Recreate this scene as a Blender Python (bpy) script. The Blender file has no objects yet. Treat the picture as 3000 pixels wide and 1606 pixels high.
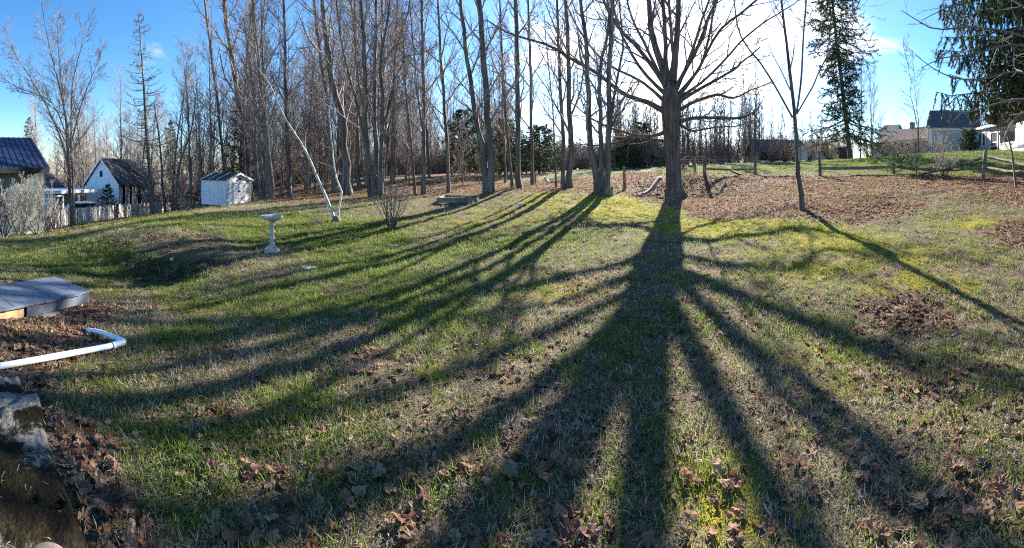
import bpy, math, random
import numpy as np
from mathutils import Vector

random.seed(7)
RNG = np.random.default_rng(11)
SC = bpy.context.scene
COL = SC.collection
PI = math.pi

# ------------------------------------------------------------------ camera, sky, sun, exposure
F = 1100.0            # photo pixels per radian of the panorama
HZ = 505.0            # photo row of eye level
ZC = 1.65             # eye height over the ground underfoot
cd = bpy.data.cameras.new('camera'); cd.type = 'PANO'
cd.panorama_type = 'CENTRAL_CYLINDRICAL'
cd.central_cylindrical_radius = 1.0
cd.central_cylindrical_range_u_min = -1500.0 / F
cd.central_cylindrical_range_u_max = 1500.0 / F
cd.central_cylindrical_range_v_min = (HZ - 1606.0) / F
cd.central_cylindrical_range_v_max = HZ / F
cd.clip_start = 0.05; cd.clip_end = 3000
cam = bpy.data.objects.new('camera', cd); COL.objects.link(cam)
cam.location = (0, 0, ZC); cam.rotation_euler = (PI / 2, 0, 0)
SC.camera = cam

SUN_AZ = (1988 - 1500) / F
SUN_EL = math.atan((HZ - 22) / F)
SUN_DIR = Vector((math.sin(SUN_AZ) * math.cos(SUN_EL), math.cos(SUN_AZ) * math.cos(SUN_EL), math.sin(SUN_EL)))
sl = bpy.data.lights.new('sun', 'SUN'); sl.energy = 5.0; sl.angle = math.radians(0.53); sl.color = (1.0, 0.93, 0.82)
so = bpy.data.objects.new('sun', sl); COL.objects.link(so)
so.rotation_euler = SUN_DIR.to_track_quat('Z', 'Y').to_euler(); so.location = (10, 20, 30)

W = bpy.data.worlds.new('World'); SC.world = W; W.use_nodes = True
wn, wl = W.node_tree.nodes, W.node_tree.links
wn.clear()
def N(nt, typ, **kw):
    n = nt.nodes.new(typ)
    for k, v in kw.items():
        if k.startswith('i_'):
            key = k[2:]
            n.inputs[int(key) if key.isdigit() else key].default_value = v
        else:
            setattr(n, k, v)
    return n
NT = W.node_tree
sky = N(NT, 'ShaderNodeTexSky', sky_type='NISHITA', sun_disc=False, sun_elevation=SUN_EL, sun_rotation=SUN_AZ,
        air_density=1.0, dust_density=0.3, ozone_density=4.0, altitude=0)
hsv = N(NT, 'ShaderNodeHueSaturation'); hsv.inputs['Saturation'].default_value = 1.2
wl.new(sky.outputs[0], hsv.inputs['Color'])
tc = N(NT, 'ShaderNodeTexCoord')
sep = N(NT, 'ShaderNodeSeparateXYZ'); wl.new(tc.outputs['Generated'], sep.inputs[0])
def M_(op, a, b=None, c=None):
    n = N(NT, 'ShaderNodeMath', operation=op)
    for i, v in enumerate((a, b, c)):
        if v is None: continue
        if isinstance(v, (int, float)): n.inputs[i].default_value = v
        else: wl.new(v, n.inputs[i])
    return n.outputs[0]
zz = M_('ADD', M_('MAXIMUM', sep.outputs[2], 0.0), 0.22)
cv = N(NT, 'ShaderNodeCombineXYZ')
wl.new(M_('DIVIDE', sep.outputs[0], zz), cv.inputs[0]); wl.new(M_('DIVIDE', sep.outputs[1], zz), cv.inputs[1])
cn = N(NT, 'ShaderNodeTexNoise', noise_dimensions='3D'); cn.inputs['Scale'].default_value = 1.55; cn.inputs['Detail'].default_value = 9; cn.inputs['Roughness'].default_value = 0.55
cn.inputs['Distortion'].default_value = 0.25
wl.new(cv.outputs[0], cn.inputs['Vector'])
dotn = N(NT, 'ShaderNodeVectorMath', operation='DOT_PRODUCT'); wl.new(tc.outputs['Generated'], dotn.inputs[0]); dotn.inputs[1].default_value = SUN_DIR
near = N(NT, 'ShaderNodeMapRange', interpolation_type='SMOOTHSTEP'); wl.new(dotn.outputs['Value'], near.inputs[0])
near.inputs[1].default_value = 0.8; near.inputs[2].default_value = 0.985; near.inputs[3].default_value = 0.0; near.inputs[4].default_value = 1.0
thr = M_('SUBTRACT', M_('ADD', cn.outputs['Fac'], M_('MULTIPLY', near.outputs[0], 0.235)), 0.645)
cf = N(NT, 'ShaderNodeMapRange', interpolation_type='SMOOTHSTEP'); wl.new(thr, cf.inputs[0]); cf.inputs[1].default_value = 0.0; cf.inputs[2].default_value = 0.16
cf.inputs[4].default_value = 0.92
ccol = N(NT, 'ShaderNodeMixRGB'); ccol.inputs[1].default_value = (5.2, 5.6, 6.2, 1); ccol.inputs[2].default_value = (8.5, 8.5, 8.5, 1); wl.new(near.outputs[0], ccol.inputs[0])
mixc = N(NT, 'ShaderNodeMixRGB'); wl.new(cf.outputs[0], mixc.inputs[0]); wl.new(hsv.outputs[0], mixc.inputs[1]); wl.new(ccol.outputs[0], mixc.inputs[2])
bg = N(NT, 'ShaderNodeBackground'); bg.inputs[1].default_value = 0.062; wl.new(mixc.outputs[0], bg.inputs[0])
wo = N(NT, 'ShaderNodeOutputWorld'); wl.new(bg.outputs[0], wo.inputs[0])
SC.view_settings.view_transform = 'Standard'; SC.view_settings.look = 'None'
SC.view_settings.exposure = 2.25; SC.view_settings.gamma = 1.0; SC.view_settings.use_curve_mapping = False
SC.render.engine = 'CYCLES'
SC.cycles.max_bounces = 6; SC.cycles.transparent_max_bounces = 8
SC.cycles.use_denoising = False
SC.cycles.pixel_filter_type = 'BLACKMAN_HARRIS'; SC.cycles.filter_width = 1.15; SC.cycles.sample_clamp_indirect = 4.0

# ------------------------------------------------------------------ geometry of the place
def pix(px, py, d):
    """point at horizontal distance d on the sight line of photo pixel (px, py)"""
    a = (px - 1500) / F
    return np.array((d * math.sin(a), d * math.cos(a), ZC + d * (HZ - py) / F))
def flat(px, d):
    a = (px - 1500) / F
    return d * math.sin(a), d * math.cos(a)

def sstep(a, b, x):
    t = np.clip((x - a) / (b - a), 0, 1); return t * t * (3 - 2 * t)
CT = []
for p in range(0, 3001, 500):
    CT += [(p, 2.0, 0.0), (p, 4.0, 0.0)]
CT += [(795, 8, -.07), (905, 6.4, 0), (1500, 7.5, .03), (2350, 10.5, .61), (2650, 9, .55), (2960, 7.5, .39), (2700, 6, .26),
       (2000, 10.5, .27), (1975, 17, .5), (1770, 15, .83), (1430, 15.5, .83), (1240, 18, .55), (1100, 17, .54), (1020, 20, .43),
       (795, 23, -.02), (985, 11, .2), (1150, 10, .17), (1340, 14, .5), (663, 25.5, -.78), (735, 27.2, -.72), (445, 24, -1.14),
       (215, 20, -1.17), (140, 20.4, -1.45), (400, 31, -2.1), (590, 42, -2.8), (110, 15.5, -.9), (-150, 16, -1.2), (0, 12, -.6),
       (150, 11, -.5), (420, 9.6, .14), (600, 8.8, .12), (500, 8.8, .13), (330, 9.6, .02), (520, 7.2, -.3), (420, 7.2, -.4), (330, 7.2, -.42), (600, 6.8, -.12), (250, 6.5, -.35), (130, 6, -.28),
       (150, 4.7, -.15), (375, 3.6, 0), (2880, 14.2, 1.39), (2618, 17, 1.6), (2403, 18, 1.49), (2213, 22, 1.51), (2065, 20, 1.47),
       (2500, 12, .95), (2800, 11, .85), (2640, 24, 2.55), (2490, 30, 2.7), (2250, 40, 2.7), (2730, 38, 3.2), (2870, 36, 3.45),
       (2985, 30, 3.4), (2580, 46, 3.4), (3200, 14, 1.5), (3200, 30, 3.3), (1600, 22, 1.0), (1700, 35, 1.6), (1830, 19, 1.05),
       (1400, 25, 1.0), (1230, 25, 1.0), (1000, 30, .6), (850, 30, .0), (700, 40, -.8), (250, 45, -2.9), (330, 38, -2.6)]
for p, z1, z2 in ((-100, -3, -2), (300, -3, -2), (800, -.8, 0), (1300, 1, 1), (1700, 1.8, 1.5), (2200, 4, 5), (2800, 5, 6), (3200, 5, 6)):
    CT += [(p, 100, z1), (p, 600, z2)]
cp = [(*flat(p, d), z) for p, d, z in CT]
cp += [(0, -5, 0), (6, -5, .1), (-6, -5, -.1), (0, -40, 0), (60, -40, 1), (-60, -40, -1), (0, -600, 0), (-500, -300, -1), (500, -300, 3)]
cp = np.array(cp)
def _tps(r2): return 0.5 * r2 * np.log(r2 + 1e-9)
def _fit():
    n = len(cp); d2 = ((cp[:, None, :2] - cp[None, :, :2]) ** 2).sum(-1)
    A = np.zeros((n + 3, n + 3)); A[:n, :n] = _tps(d2) + np.eye(n) * 0.4
    A[:n, n] = 1; A[:n, n + 1:] = cp[:, :2]; A[n, :n] = 1; A[n + 1:, :n] = cp[:, :2].T
    return np.linalg.solve(A, np.concatenate([cp[:, 2], np.zeros(3)]))
_w = _fit()
def HH(x, y):
    x = np.asarray(x, float); y = np.asarray(y, float); sh = x.shape; xs, ys = x, y
    x = x.ravel(); y = y.ravel(); out = np.empty(len(x))
    for s in range(0, len(x), 20000):
        xx, yy = x[s:s + 20000], y[s:s + 20000]
        d2 = (xx[:, None] - cp[None, :, 0]) ** 2 + (yy[:, None] - cp[None, :, 1]) ** 2
        out[s:s + 20000] = _tps(d2) @ _w[:-3] + _w[-3] + xx * _w[-2] + yy * _w[-1]
    return out.reshape(sh) + bank(xs, ys)[0]
def bank(x, y):
    """the small earth bank between the upper lawn and the hollow by the deck: (rise, bare face)"""
    d = np.hypot(x, y); p = 1500 + F * np.arctan2(x, y); w = (vnoise(x * 1.3, y * 1.3, 91) - .5) * .7 + (vnoise(x * 4, y * 4, 92) - .5) * .25
    t = d - np.interp(p, [200, 350, 500, 620, 700], [8.4, 7.9, 7.5, 7.3, 7.1]) + w; A = np.interp(p, [200, 340, 460, 600, 740], [0, .14, .27, .26, 0])
    return A * (sstep(-.55, .35, t) - .5) * np.exp(-(t / 2.4) ** 2), np.clip(A * 3, 0, 1) * np.exp(-((t + .1) / .36) ** 2)
def _hash(i, j, s):
    h = (i * 374761393 + j * 668265263 + s * 974634021) & 0xffffffff
    h = ((h ^ (h >> 13)) * 1274126177) & 0xffffffff
    return ((h ^ (h >> 16)) & 0xffff) / 65535.0
def vnoise(x, y, s=0):
    xi = np.floor(x).astype(np.int64); yi = np.floor(y).astype(np.int64); fx = x - xi; fy = y - yi
    fx = fx * fx * (3 - 2 * fx); fy = fy * fy * (3 - 2 * fy)
    return (_hash(xi, yi, s) * (1 - fx) + _hash(xi + 1, yi, s) * fx) * (1 - fy) + (_hash(xi, yi + 1, s) * (1 - fx) + _hash(xi + 1, yi + 1, s) * fx) * fy
def fbm(x, y, sc, s=0, o=4):
    v = 0; a = .5; t = 0
    for k in range(o):
        v = v + a * vnoise(x * sc, y * sc, s + k * 17); t += a; a *= .55; sc *= 2.1
    return v / t
def GZ(x, y):
    """ground height with hummocks"""
    x = np.asarray(x, float); y = np.asarray(y, float)
    r = np.hypot(x, y)
    hum = (fbm(x, y, .9, 3, 3) - .5) * .10 * np.clip((r - 1) / 6, .15, 1) + (fbm(x, y, 4., 5, 3) - .5) * .045
    return HH(x, y) + hum
def gz(x, y): return float(GZ(np.array([x]), np.array([y]))[0])
def on(px, d):
    x, y = flat(px, d); return np.array((x, y, gz(x, y)))

# ------------------------------------------------------------------ what grows or lies where (world fixed, from surveyed spots)
def inpoly(px, py, poly, soft=18):
    """soft inside test: signed distance to polygon"""
    P = np.array(poly, float); n = len(P)
    ins = np.zeros(px.shape, bool); dm = np.full(px.shape, 1e9)
    for i in range(n):
        x1, y1 = P[i]; x2, y2 = P[(i + 1) % n]
        c = ((y1 > py) != (y2 > py)) & (px < (x2 - x1) * (py - y1) / (y2 - y1 + 1e-9) + x1); ins ^= c
        ex, ey = x2 - x1, y2 - y1; t = np.clip(((px - x1) * ex + (py - y1) * ey) / (ex * ex + ey * ey + 1e-9), 0, 1)
        dm = np.minimum(dm, np.hypot(px - x1 - t * ex, (py - y1 - t * ey)))
    sd = np.where(ins, dm, -dm)
    return sstep(-soft, soft, sd)
LEAF_POLY = [
    ([(1830, 500), (2100, 512), (2400, 512), (3400, 520), (3400, 630), (2900, 600), (2760, 590), (2640, 640), (2480, 655), (2330, 640), (2210, 640), (2060, 640), (1990, 610), (1900, 592), (1820, 566), (1760, 560)], 10, 1.0),
    ([(740, 560), (1000, 545), (1230, 530), (1500, 535), (1850, 515), (1840, 565), (1740, 565), (1500, 560), (1250, 580), (1000, 590), (800, 596), (740, 590)], 8, .95),
    ([(-100, 930), (130, 905), (260, 880), (330, 900), (260, 960), (320, 1000), (372, 1018), (250, 1060), (190, 1120), (-100, 1100)], 18, 1.0),
    ([(100, 1110), (190, 1100), (150, 1190), (280, 1260), (330, 1400), (420, 1530), (520, 1620), (560, 1700), (230, 1700), (200, 1450), (140, 1250)], 26, .95),
    ([(2830, 680), (2960, 645), (3300, 640), (3300, 740), (2960, 722)], 14, 1.0),
    ([(2480, 910), (2640, 860), (2800, 880), (2830, 960), (2700, 1000), (2560, 980)], 30, .85),
    ([(-100, 690), (130, 690), (300, 665), (560, 622), (560, 612), (300, 640), (-100, 660)], 8, .7),
]
LEAF_BLOB = [(640, 1210, 110, 50, .8), (1340, 1480, 260, 150, .55), (1180, 1250, 260, 120, .42), (1080, 1060, 160, 80, .35), (2830, 1180, 260, 170, .55),
             (2700, 1090, 200, 100, .45), (2500, 1240, 200, 120, .3), (1700, 1320, 170, 150, .42), (1950, 980, 160, 120, .38), (1560, 1100, 200, 120, .32),
             (1500, 1560, 300, 100, .5), (900, 1400, 200, 200, .38), (1230, 1370, 160, 90, .5), (2850, 1480, 250, 160, .35), (2100, 930, 160, 60, .3), (2200, 1250, 300, 200, .15),
             (350, 880, 200, 60, .35), (470, 740, 140, 40, .3), (1750, 830, 300, 60, .22), (2100, 1500, 400, 150, .12)]
MOSS = [(1850, 610, 190, 45, .95), (1650, 590, 150, 40, .7), (2200, 665, 280, 36, 1.), (2480, 715, 170, 40, .8), (2330, 780, 260, 70, .55), (1640, 850, 110, 45, .7),
        (2700, 760, 300, 60, .45), (2150, 1480, 130, 170, .75), (2480, 1120, 140, 110, .45), (520, 910, 110, 26, .8), (640, 885, 70, 22, .7), (1330, 1085, 80, 26, .55),
        (1420, 1000, 60, 25, .3), (2660, 830, 320, 60, .5), (2900, 660, 200, 30, .6), (2100, 800, 260, 60, .35), (1480, 640, 260, 35, .45), (1330, 1110, 60, 20, .5), (2330, 1040, 220, 90, .4), (2800, 930, 300, 80, .35)]
GREEN = [(800, 660, 280, 50, .95), (1000, 690, 200, 60, 1.), (700, 720, 140, 50, .6), (1250, 880, 190, 80, 1.), (1100, 780, 260, 70, .8), (1480, 720, 260, 60, .6), (540, 985, 110, 45, 1.),
         (420, 790, 160, 60, .8), (880, 1130, 120, 110, .9), (230, 760, 260, 50, .7), (450, 650, 300, 24, .9), (640, 640, 280, 24, .9), (240, 705, 180, 30, .7), (650, 880, 200, 60, .5),
         (900, 880, 240, 80, .6), (500, 1300, 220, 200, .45), (640, 1430, 160, 160, .45), (1340, 930, 140, 60, .9), (1830, 1060, 60, 60, .7), (1980, 940, 120, 60, .4), (2440, 1000, 160, 60, .45),
         (1250, 1420, 260, 100, .5), (2900, 1340, 200, 120, .5), (750, 1250, 150, 150, .5), (1000, 1250, 220, 140, .35), (2300, 850, 200, 60, .3), (1700, 1060, 200, 60, .4), (1840, 980, 120, 100, .5),
         (400, 1150, 200, 80, .5), (1450, 820, 160, 60, .5), (1180, 990, 160, 60, .5), (2000, 1300, 200, 200, .25), (2800, 1050, 200, 100, .35)]
DRY = [(460, 690, 190, 22, .9), (620, 725, 120, 30, .8), (760, 760, 160, 34, .75), (700, 615, 300, 13, .9), (1000, 610, 300, 12, .75), (1600, 870, 260, 90, .6), (1000, 1020, 260, 80, .7), (380, 930, 150, 40, .7),
       (650, 1080, 220, 80, .5), (2550, 830, 400, 60, .5), (1900, 1200, 500, 160, .45), (2200, 1120, 300, 130, .5), (520, 1170, 220, 60, .6), (2700, 1380, 400, 140, .4), (900, 960, 300, 60, .45)]
def blobs(px, py, L):
    o = np.zeros(px.shape)
    for cx, cy, rx, ry, s in L:
        o = np.maximum(o, s * np.exp(-(((px - cx) / rx) ** 2 + ((py - cy) / ry) ** 2) * .9))
    return o
def cover(x, y, z=None):
    """leaf, moss, green, dry fractions of the ground at world points"""
    x = np.asarray(x, float); y = np.asarray(y, float)
    if z is None: z = HH(x, y)
    d = np.maximum(np.hypot(x, y), .3)
    px = 1500 + F * np.arctan2(x, y); py = HZ + F * (ZC - z) / d
    n1 = fbm(x, y, .8, 21, 4) - .5; n2 = fbm(x, y, 2.6, 31, 4) - .5; n3 = fbm(x, y, 1.7, 41, 4) - .5
    q = np.clip((py - HZ) / 400, .05, 1)
    wx = px + n1 * 120 * q * 2; wy = py + n2 * 60 * q
    leaf = np.zeros(x.shape)
    for poly, soft, s in LEAF_POLY: leaf = np.maximum(leaf, s * inpoly(wx, wy, poly, soft))
    leaf = np.clip(leaf * (1 + n2 * .9), 0, 1)
    lb = blobs(wx, wy, LEAF_BLOB); leaf = np.maximum(leaf, np.clip(lb * (1 + 2.4 * n2 + 1.2 * n3), 0, 1))
    gapz = blobs(px, py, [(2790, 580, 150, 24, .8), (2650, 560, 120, 14, .5), (2150, 560, 90, 20, .3)]); leaf = leaf * (1 - np.clip(gapz * (1 + 2 * n2), 0, 1))
    moss = np.clip(blobs(wx, wy, MOSS) * (1 + 1.7 * n2 + n3) + .12 * n3, 0, 1) * (1 - leaf)
    green = np.clip(blobs(wx, wy, GREEN) * (1 + 1.1 * n1 + 1.3 * n3) + .22 + .5 * n3, 0, 1) * (1 - .85 * leaf)
    # the neighbour's lawn beyond the rail fence and the grass beyond the tree line
    hill = sstep(520, 506, py) * sstep(1560, 1620, px); green = np.maximum(green, hill * (.75 + n3) * (1 - leaf)); 
    dry = np.clip(blobs(wx, wy, DRY) * (1 + 1.5 * n2) + .1, 0, 1)
    so_ = bank(x, y)[1]; green = green * (1 - .75 * dry) * (1 - .45 * so_); dry = dry * (1 - .8 * so_); leaf = leaf * (1 - .5 * so_); moss = moss * (1 - hill)
    wood = sstep(26, 34, d) * sstep(1620, 1500, px)          # forest floor
    leaf = np.maximum(leaf, wood * .85)
    return leaf, moss, np.clip(green, 0, 1), dry, px, py, d

# ------------------------------------------------------------------ helpers: materials
MATS = {}
def ramp(nt, fac, stops):
    r = nt.nodes.new('ShaderNodeValToRGB')
    while len(r.color_ramp.elements) < len(stops): r.color_ramp.elements.new(.5)
    for e, (p, c) in zip(r.color_ramp.elements, stops): e.position = p; e.color = (*c, 1)
    nt.links.new(fac, r.inputs[0]); return r.outputs[0]
def mat(name, cols, scale=6, stretch=(1, 1, 1), rough=.85, bump=.3, metal=0, detail=6, dist=.0, spec=.3, coord='Object', bscale=None, trans=0, objvar=0, bdist=.02):
    if name in MATS: return MATS[name]
    m = bpy.data.materials.new(name); m.use_nodes = True; nt = m.node_tree; b = nt.nodes['Principled BSDF']; out = nt.nodes['Material Output']
    t = N(nt, 'ShaderNodeTexCoord'); mp = N(nt, 'ShaderNodeMapping'); mp.inputs['Scale'].default_value = stretch
    nt.links.new(t.outputs[coord], mp.inputs[0])
    nz = N(nt, 'ShaderNodeTexNoise'); nz.inputs['Scale'].default_value = scale; nz.inputs['Detail'].default_value = detail; nz.inputs['Distortion'].default_value = dist; nz.inputs['Roughness'].default_value = .62
    nt.links.new(mp.outputs[0], nz.inputs['Vector'])
    k = len(cols); st = [(.3 + .4 * i / max(1, k - 1), c) for i, c in enumerate(cols)]
    c = ramp(nt, nz.outputs['Fac'], st)
    if objvar:
        oi = N(nt, 'ShaderNodeObjectInfo'); hs = N(nt, 'ShaderNodeHueSaturation')
        mr = N(nt, 'ShaderNodeMapRange'); mr.inputs[3].default_value = 1 - objvar; mr.inputs[4].default_value = 1 + objvar
        nt.links.new(oi.outputs['Random'], mr.inputs[0]); nt.links.new(mr.outputs[0], hs.inputs['Value']); nt.links.new(c, hs.inputs['Color']); c = hs.outputs[0]
    nt.links.new(c, b.inputs['Base Color']); b.inputs['Roughness'].default_value = rough; b.inputs['Metallic'].default_value = metal
    b.inputs['Specular IOR Level'].default_value = spec
    if bump:
        bn = N(nt, 'ShaderNodeTexNoise'); bn.inputs['Scale'].default_value = bscale or scale * 2; bn.inputs['Detail'].default_value = 5
        nt.links.new(mp.outputs[0], bn.inputs['Vector'])
        bp = N(nt, 'ShaderNodeBump'); bp.inputs['Strength'].default_value = bump; bp.inputs['Distance'].default_value = bdist
        nt.links.new(bn.outputs['Fac'], bp.inputs['Height']); nt.links.new(bp.outputs[0], b.inputs['Normal'])
    if trans:
        tr = N(nt, 'ShaderNodeBsdfTranslucent'); nt.links.new(c, tr.inputs[0]); mx = N(nt, 'ShaderNodeMixShader'); mx.inputs[0].default_value = trans
        nt.links.new(b.outputs[0], mx.inputs[1]); nt.links.new(tr.outputs[0], mx.inputs[2]); nt.links.new(mx.outputs[0], out.inputs[0])
    MATS[name] = m; return m
BARK = mat('bark', [(.045, .038, .033), (.115, .1, .087), (.22, .195, .172)], 7, (1, 1, .12), .95, 1.0, bscale=9, bdist=.05)
BARKB = mat('maple_bark', [(.045, .037, .033), (.11, .092, .08), (.21, .185, .165)], 9, (1, 1, .1), .95, 1.0, bscale=10, bdist=.09)
BARKL = mat('pale_bark', [(.07, .06, .052), (.15, .134, .118), (.27, .245, .22)], 7, (1, 1, .2), .95, .8, bscale=9, bdist=.04)
BIRCH = mat('birch_bark', [(.2, .18, .15), (.55, .52, .47), (.68, .65, .6)], 4, (1, 1, 2.2), .8, .5)
TWIG = mat('twig_bark', [(.12, .098, .088), (.22, .185, .168)], 3, (1, 1, 1), .9, 0)
TWIGP = mat('reddish_twig_bark', [(.19, .155, .14), (.33, .28, .255)], 3, (1, 1, 1), .9, 0)
TWIGY = mat('shrub_twig_bark', [(.17, .13, .1), (.32, .255, .2)], 3, (1, 1, 1), .9, 0)
TWIGG = mat('grey_twig_bark', [(.15, .135, .125), (.31, .285, .265)], 3, (1, 1, 1), .9, 0)
NEEDLE = mat('spruce_needles', [(.025, .045, .02), (.055, .085, .035), (.1, .125, .06)], 3, rough=.7, bump=0, trans=.15)
NEEDLE2 = mat('pine_needles', [(.035, .055, .022), (.08, .105, .045)], 3, rough=.7, bump=0, trans=.15)
NEEDLE3 = mat('young_fir_needles', [(.06, .11, .045), (.14, .2, .1)], 4, rough=.7, bump=0, trans=.25)
WOODG = mat('weathered_wood', [(.13, .115, .1), (.27, .24, .21), (.37, .34, .3)], 5, (1, 1, .15), .9, .5, objvar=.25)
RAILM = mat('old_rail_wood', [(.07, .058, .048), (.16, .135, .11), (.28, .25, .22)], 5, (1, 1, 1), .9, .6, objvar=.15)
PICKET = mat('picket_wood', [(.36, .31, .265), (.52, .465, .41), (.62, .57, .52)], 4, (1, 1, .2), .9, .4, objvar=.16)
WHITE = mat('white_painted_board', [(.66, .67, .69), (.78, .79, .8), (.82, .82, .82)], 2.5, (1, 1, .3), .6, .12, bscale=14)
WHITEO = mat('off_white_siding', [(.38, .38, .36), (.47, .465, .445)], 2, (1, 1, 1), .7, .1)
CREAM = mat('cream_siding', [(.42, .405, .35), (.52, .5, .44)], 2, (1, 1, 1), .7, .1)
GREENW = mat('green_house_siding', [(.085, .115, .105), (.12, .155, .14), (.15, .185, .165)], 3, (1, 1, .4), .8, .15)
BLUEROOF = mat('blue_metal_roof', [(.008, .014, .045), (.013, .022, .065)], 2, (1, 1, 1), .5, .02, metal=.1, spec=.5)
SHINGLE = mat('dark_roof_shingles', [(.03, .032, .042), (.065, .067, .08)], 14, (1, 1, 1), .9, .5)
RUST = mat('rusty_metal_roof', [(.11, .065, .055), (.2, .16, .15), (.3, .28, .28)], 5, (1, 1, .25), .5, .15, metal=.3, objvar=.3)
BROWNROOF = mat('brown_metal_roof', [(.1, .08, .075), (.16, .135, .125)], 5, (1, 1, .25), .6, .15, metal=.2, objvar=.15)
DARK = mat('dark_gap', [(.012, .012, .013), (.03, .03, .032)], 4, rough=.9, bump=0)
BLACK = mat('black_fitting', [(.012, .012, .014), (.022, .022, .025)], 4, rough=.5, bump=0)
CONC = mat('concrete', [(.3, .29, .26), (.44, .42, .385), (.5, .485, .45)], 14, rough=.95, bump=.5)
CONCD = mat('stained_concrete_block', [(.17, .16, .14), (.32, .3, .26)], 12, rough=.95, bump=.5, objvar=.15)
PVC = mat('white_plastic_pipe', [(.74, .75, .78), (.8, .81, .83)], 6, rough=.35, bump=.0, spec=.5)
TAN = mat('raw_pine_board', [(.36, .22, .1), (.5, .35, .2), (.58, .46, .3)], 6, (1, 1, .3), .8, .2)
ORANGE = mat('orange_survey_tape', [(.85, .16, .03), (.9, .22, .05)], 5, rough=.6, bump=0, trans=.3)
STONEB = mat('brown_round_stone', [(.1, .075, .062), (.17, .13, .108), (.21, .165, .14)], 9, rough=.8, bump=.15)
PALESTONE = mat('pale_stone', [(.4, .38, .35), (.58, .56, .52)], 9, rough=.9, bump=.3)
LOGM = mat('log_wood', [(.09, .07, .055), (.2, .165, .13), (.32, .27, .22)], 7, (1, 1, 1), .95, .8)
CARW = mat('white_car_paint', [(.7, .71, .72), (.75, .76, .77)], 3, rough=.3, bump=0, spec=.5)
def glass_mat():
    m = bpy.data.materials.new('window_glass'); m.use_nodes = True; b = m.node_tree.nodes['Principled BSDF']
    b.inputs['Base Color'].default_value = (.02, .024, .028, 1); b.inputs['Roughness'].default_value = .08; b.inputs['Specular IOR Level'].default_value = .6; return m
GLASS = glass_mat()

def deck_mat():
    m = bpy.data.materials.new('worn_blue_grey_deck_paint'); m.use_nodes = True; nt = m.node_tree; b = nt.nodes['Principled BSDF']
    t = N(nt, 'ShaderNodeTexCoord'); mp = N(nt, 'ShaderNodeMapping'); mp.inputs['Scale'].default_value = (1, 1, 1); nt.links.new(t.outputs['Object'], mp.inputs[0])
    a = N(nt, 'ShaderNodeTexNoise'); a.inputs['Scale'].default_value = 5; a.inputs['Detail'].default_value = 7; nt.links.new(mp.outputs[0], a.inputs['Vector'])
    c1 = ramp(nt, a.outputs['Fac'], [(.3, (.085, .1, .135)), (.7, (.14, .16, .2))])
    w = N(nt, 'ShaderNodeTexNoise'); w.inputs['Scale'].default_value = 9; w.inputs['Detail'].default_value = 8; w.inputs['Roughness'].default_value = .7; w.inputs['Distortion'].default_value = .6; nt.links.new(mp.outputs[0], w.inputs['Vector'])
    wm = ramp(nt, w.outputs['Fac'], [(.635, (0, 0, 0)), (.68, (1, 1, 1))])
    oi = N(nt, 'ShaderNodeObjectInfo')
    mx = N(nt, 'ShaderNodeMixRGB'); mx.inputs[2].default_value = (.16, .12, .085, 1); nt.links.new(wm, mx.inputs[0]); nt.links.new(c1, mx.inputs[1])
    hs = N(nt, 'ShaderNodeHueSaturation'); mr = N(nt, 'ShaderNodeMapRange'); mr.inputs[3].default_value = .88; mr.inputs[4].default_value = 1.1
    nt.links.new(oi.outputs['Random'], mr.inputs[0]); nt.links.new(mr.outputs[0], hs.inputs['Value']); nt.links.new(mx.outputs[0], hs.inputs['Color'])
    nt.links.new(hs.outputs[0], b.inputs['Base Color']); b.inputs['Roughness'].default_value = .55
    bp = N(nt, 'ShaderNodeBump'); bp.inputs['Strength'].default_value = .25; bp.inputs['Distance'].default_value = .01; nt.links.new(w.outputs['Fac'], bp.inputs['Height']); nt.links.new(bp.outputs[0], b.inputs['Normal'])
    return m
DECKM = deck_mat()
def rock_mat():
    m = bpy.data.materials.new('mossy_granite'); m.use_nodes = True; nt = m.node_tree; b = nt.nodes['Principled BSDF']
    t = N(nt, 'ShaderNodeTexCoord')
    def nz(s, d=8, r=.6, dist=0):
        a = N(nt, 'ShaderNodeTexNoise'); a.inputs['Scale'].default_value = s; a.inputs['Detail'].default_value = d; a.inputs['Roughness'].default_value = r; a.inputs['Distortion'].default_value = dist; nt.links.new(t.outputs['Object'], a.inputs['Vector']); return a.outputs['Fac']
    g = ramp(nt, nz(28), [(.25, (.05, .047, .042)), (.45, (.14, .132, .118)), (.62, (.23, .22, .2)), (.75, (.38, .37, .35))])
    ms = ramp(nt, nz(60), [(.3, (.006, .005, .002)), (.55, (.017, .013, .005)), (.75, (.045, .03, .011))])
    at = N(nt, 'ShaderNodeAttribute', attribute_name='moss')
    ad = N(nt, 'ShaderNodeMath', operation='ADD'); nt.links.new(at.outputs['Fac'], ad.inputs[0]); nt.links.new(nz(7, 9, .7, .4), ad.inputs[1])
    mk = ramp(nt, ad.outputs[0], [(.52, (0, 0, 0)), (.6, (1, 1, 1))])
    mx = N(nt, 'ShaderNodeMixRGB'); nt.links.new(mk, mx.inputs[0]); nt.links.new(g, mx.inputs[1]); nt.links.new(ms, mx.inputs[2]); nt.links.new(mx.outputs[0], b.inputs['Base Color'])
    b.inputs['Roughness'].default_value = .95; b.inputs['Specular IOR Level'].default_value = .15
    h = N(nt, 'ShaderNodeMath', operation='ADD'); nt.links.new(nz(40), h.inputs[0]); nt.links.new(mk, h.inputs[1])
    bp = N(nt, 'ShaderNodeBump'); bp.inputs['Strength'].default_value = .9; bp.inputs['Distance'].default_value = .02; nt.links.new(h.outputs[0], bp.inputs['Height']); nt.links.new(bp.outputs[0], b.inputs['Normal'])
    return m
ROCKM = rock_mat()
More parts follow.
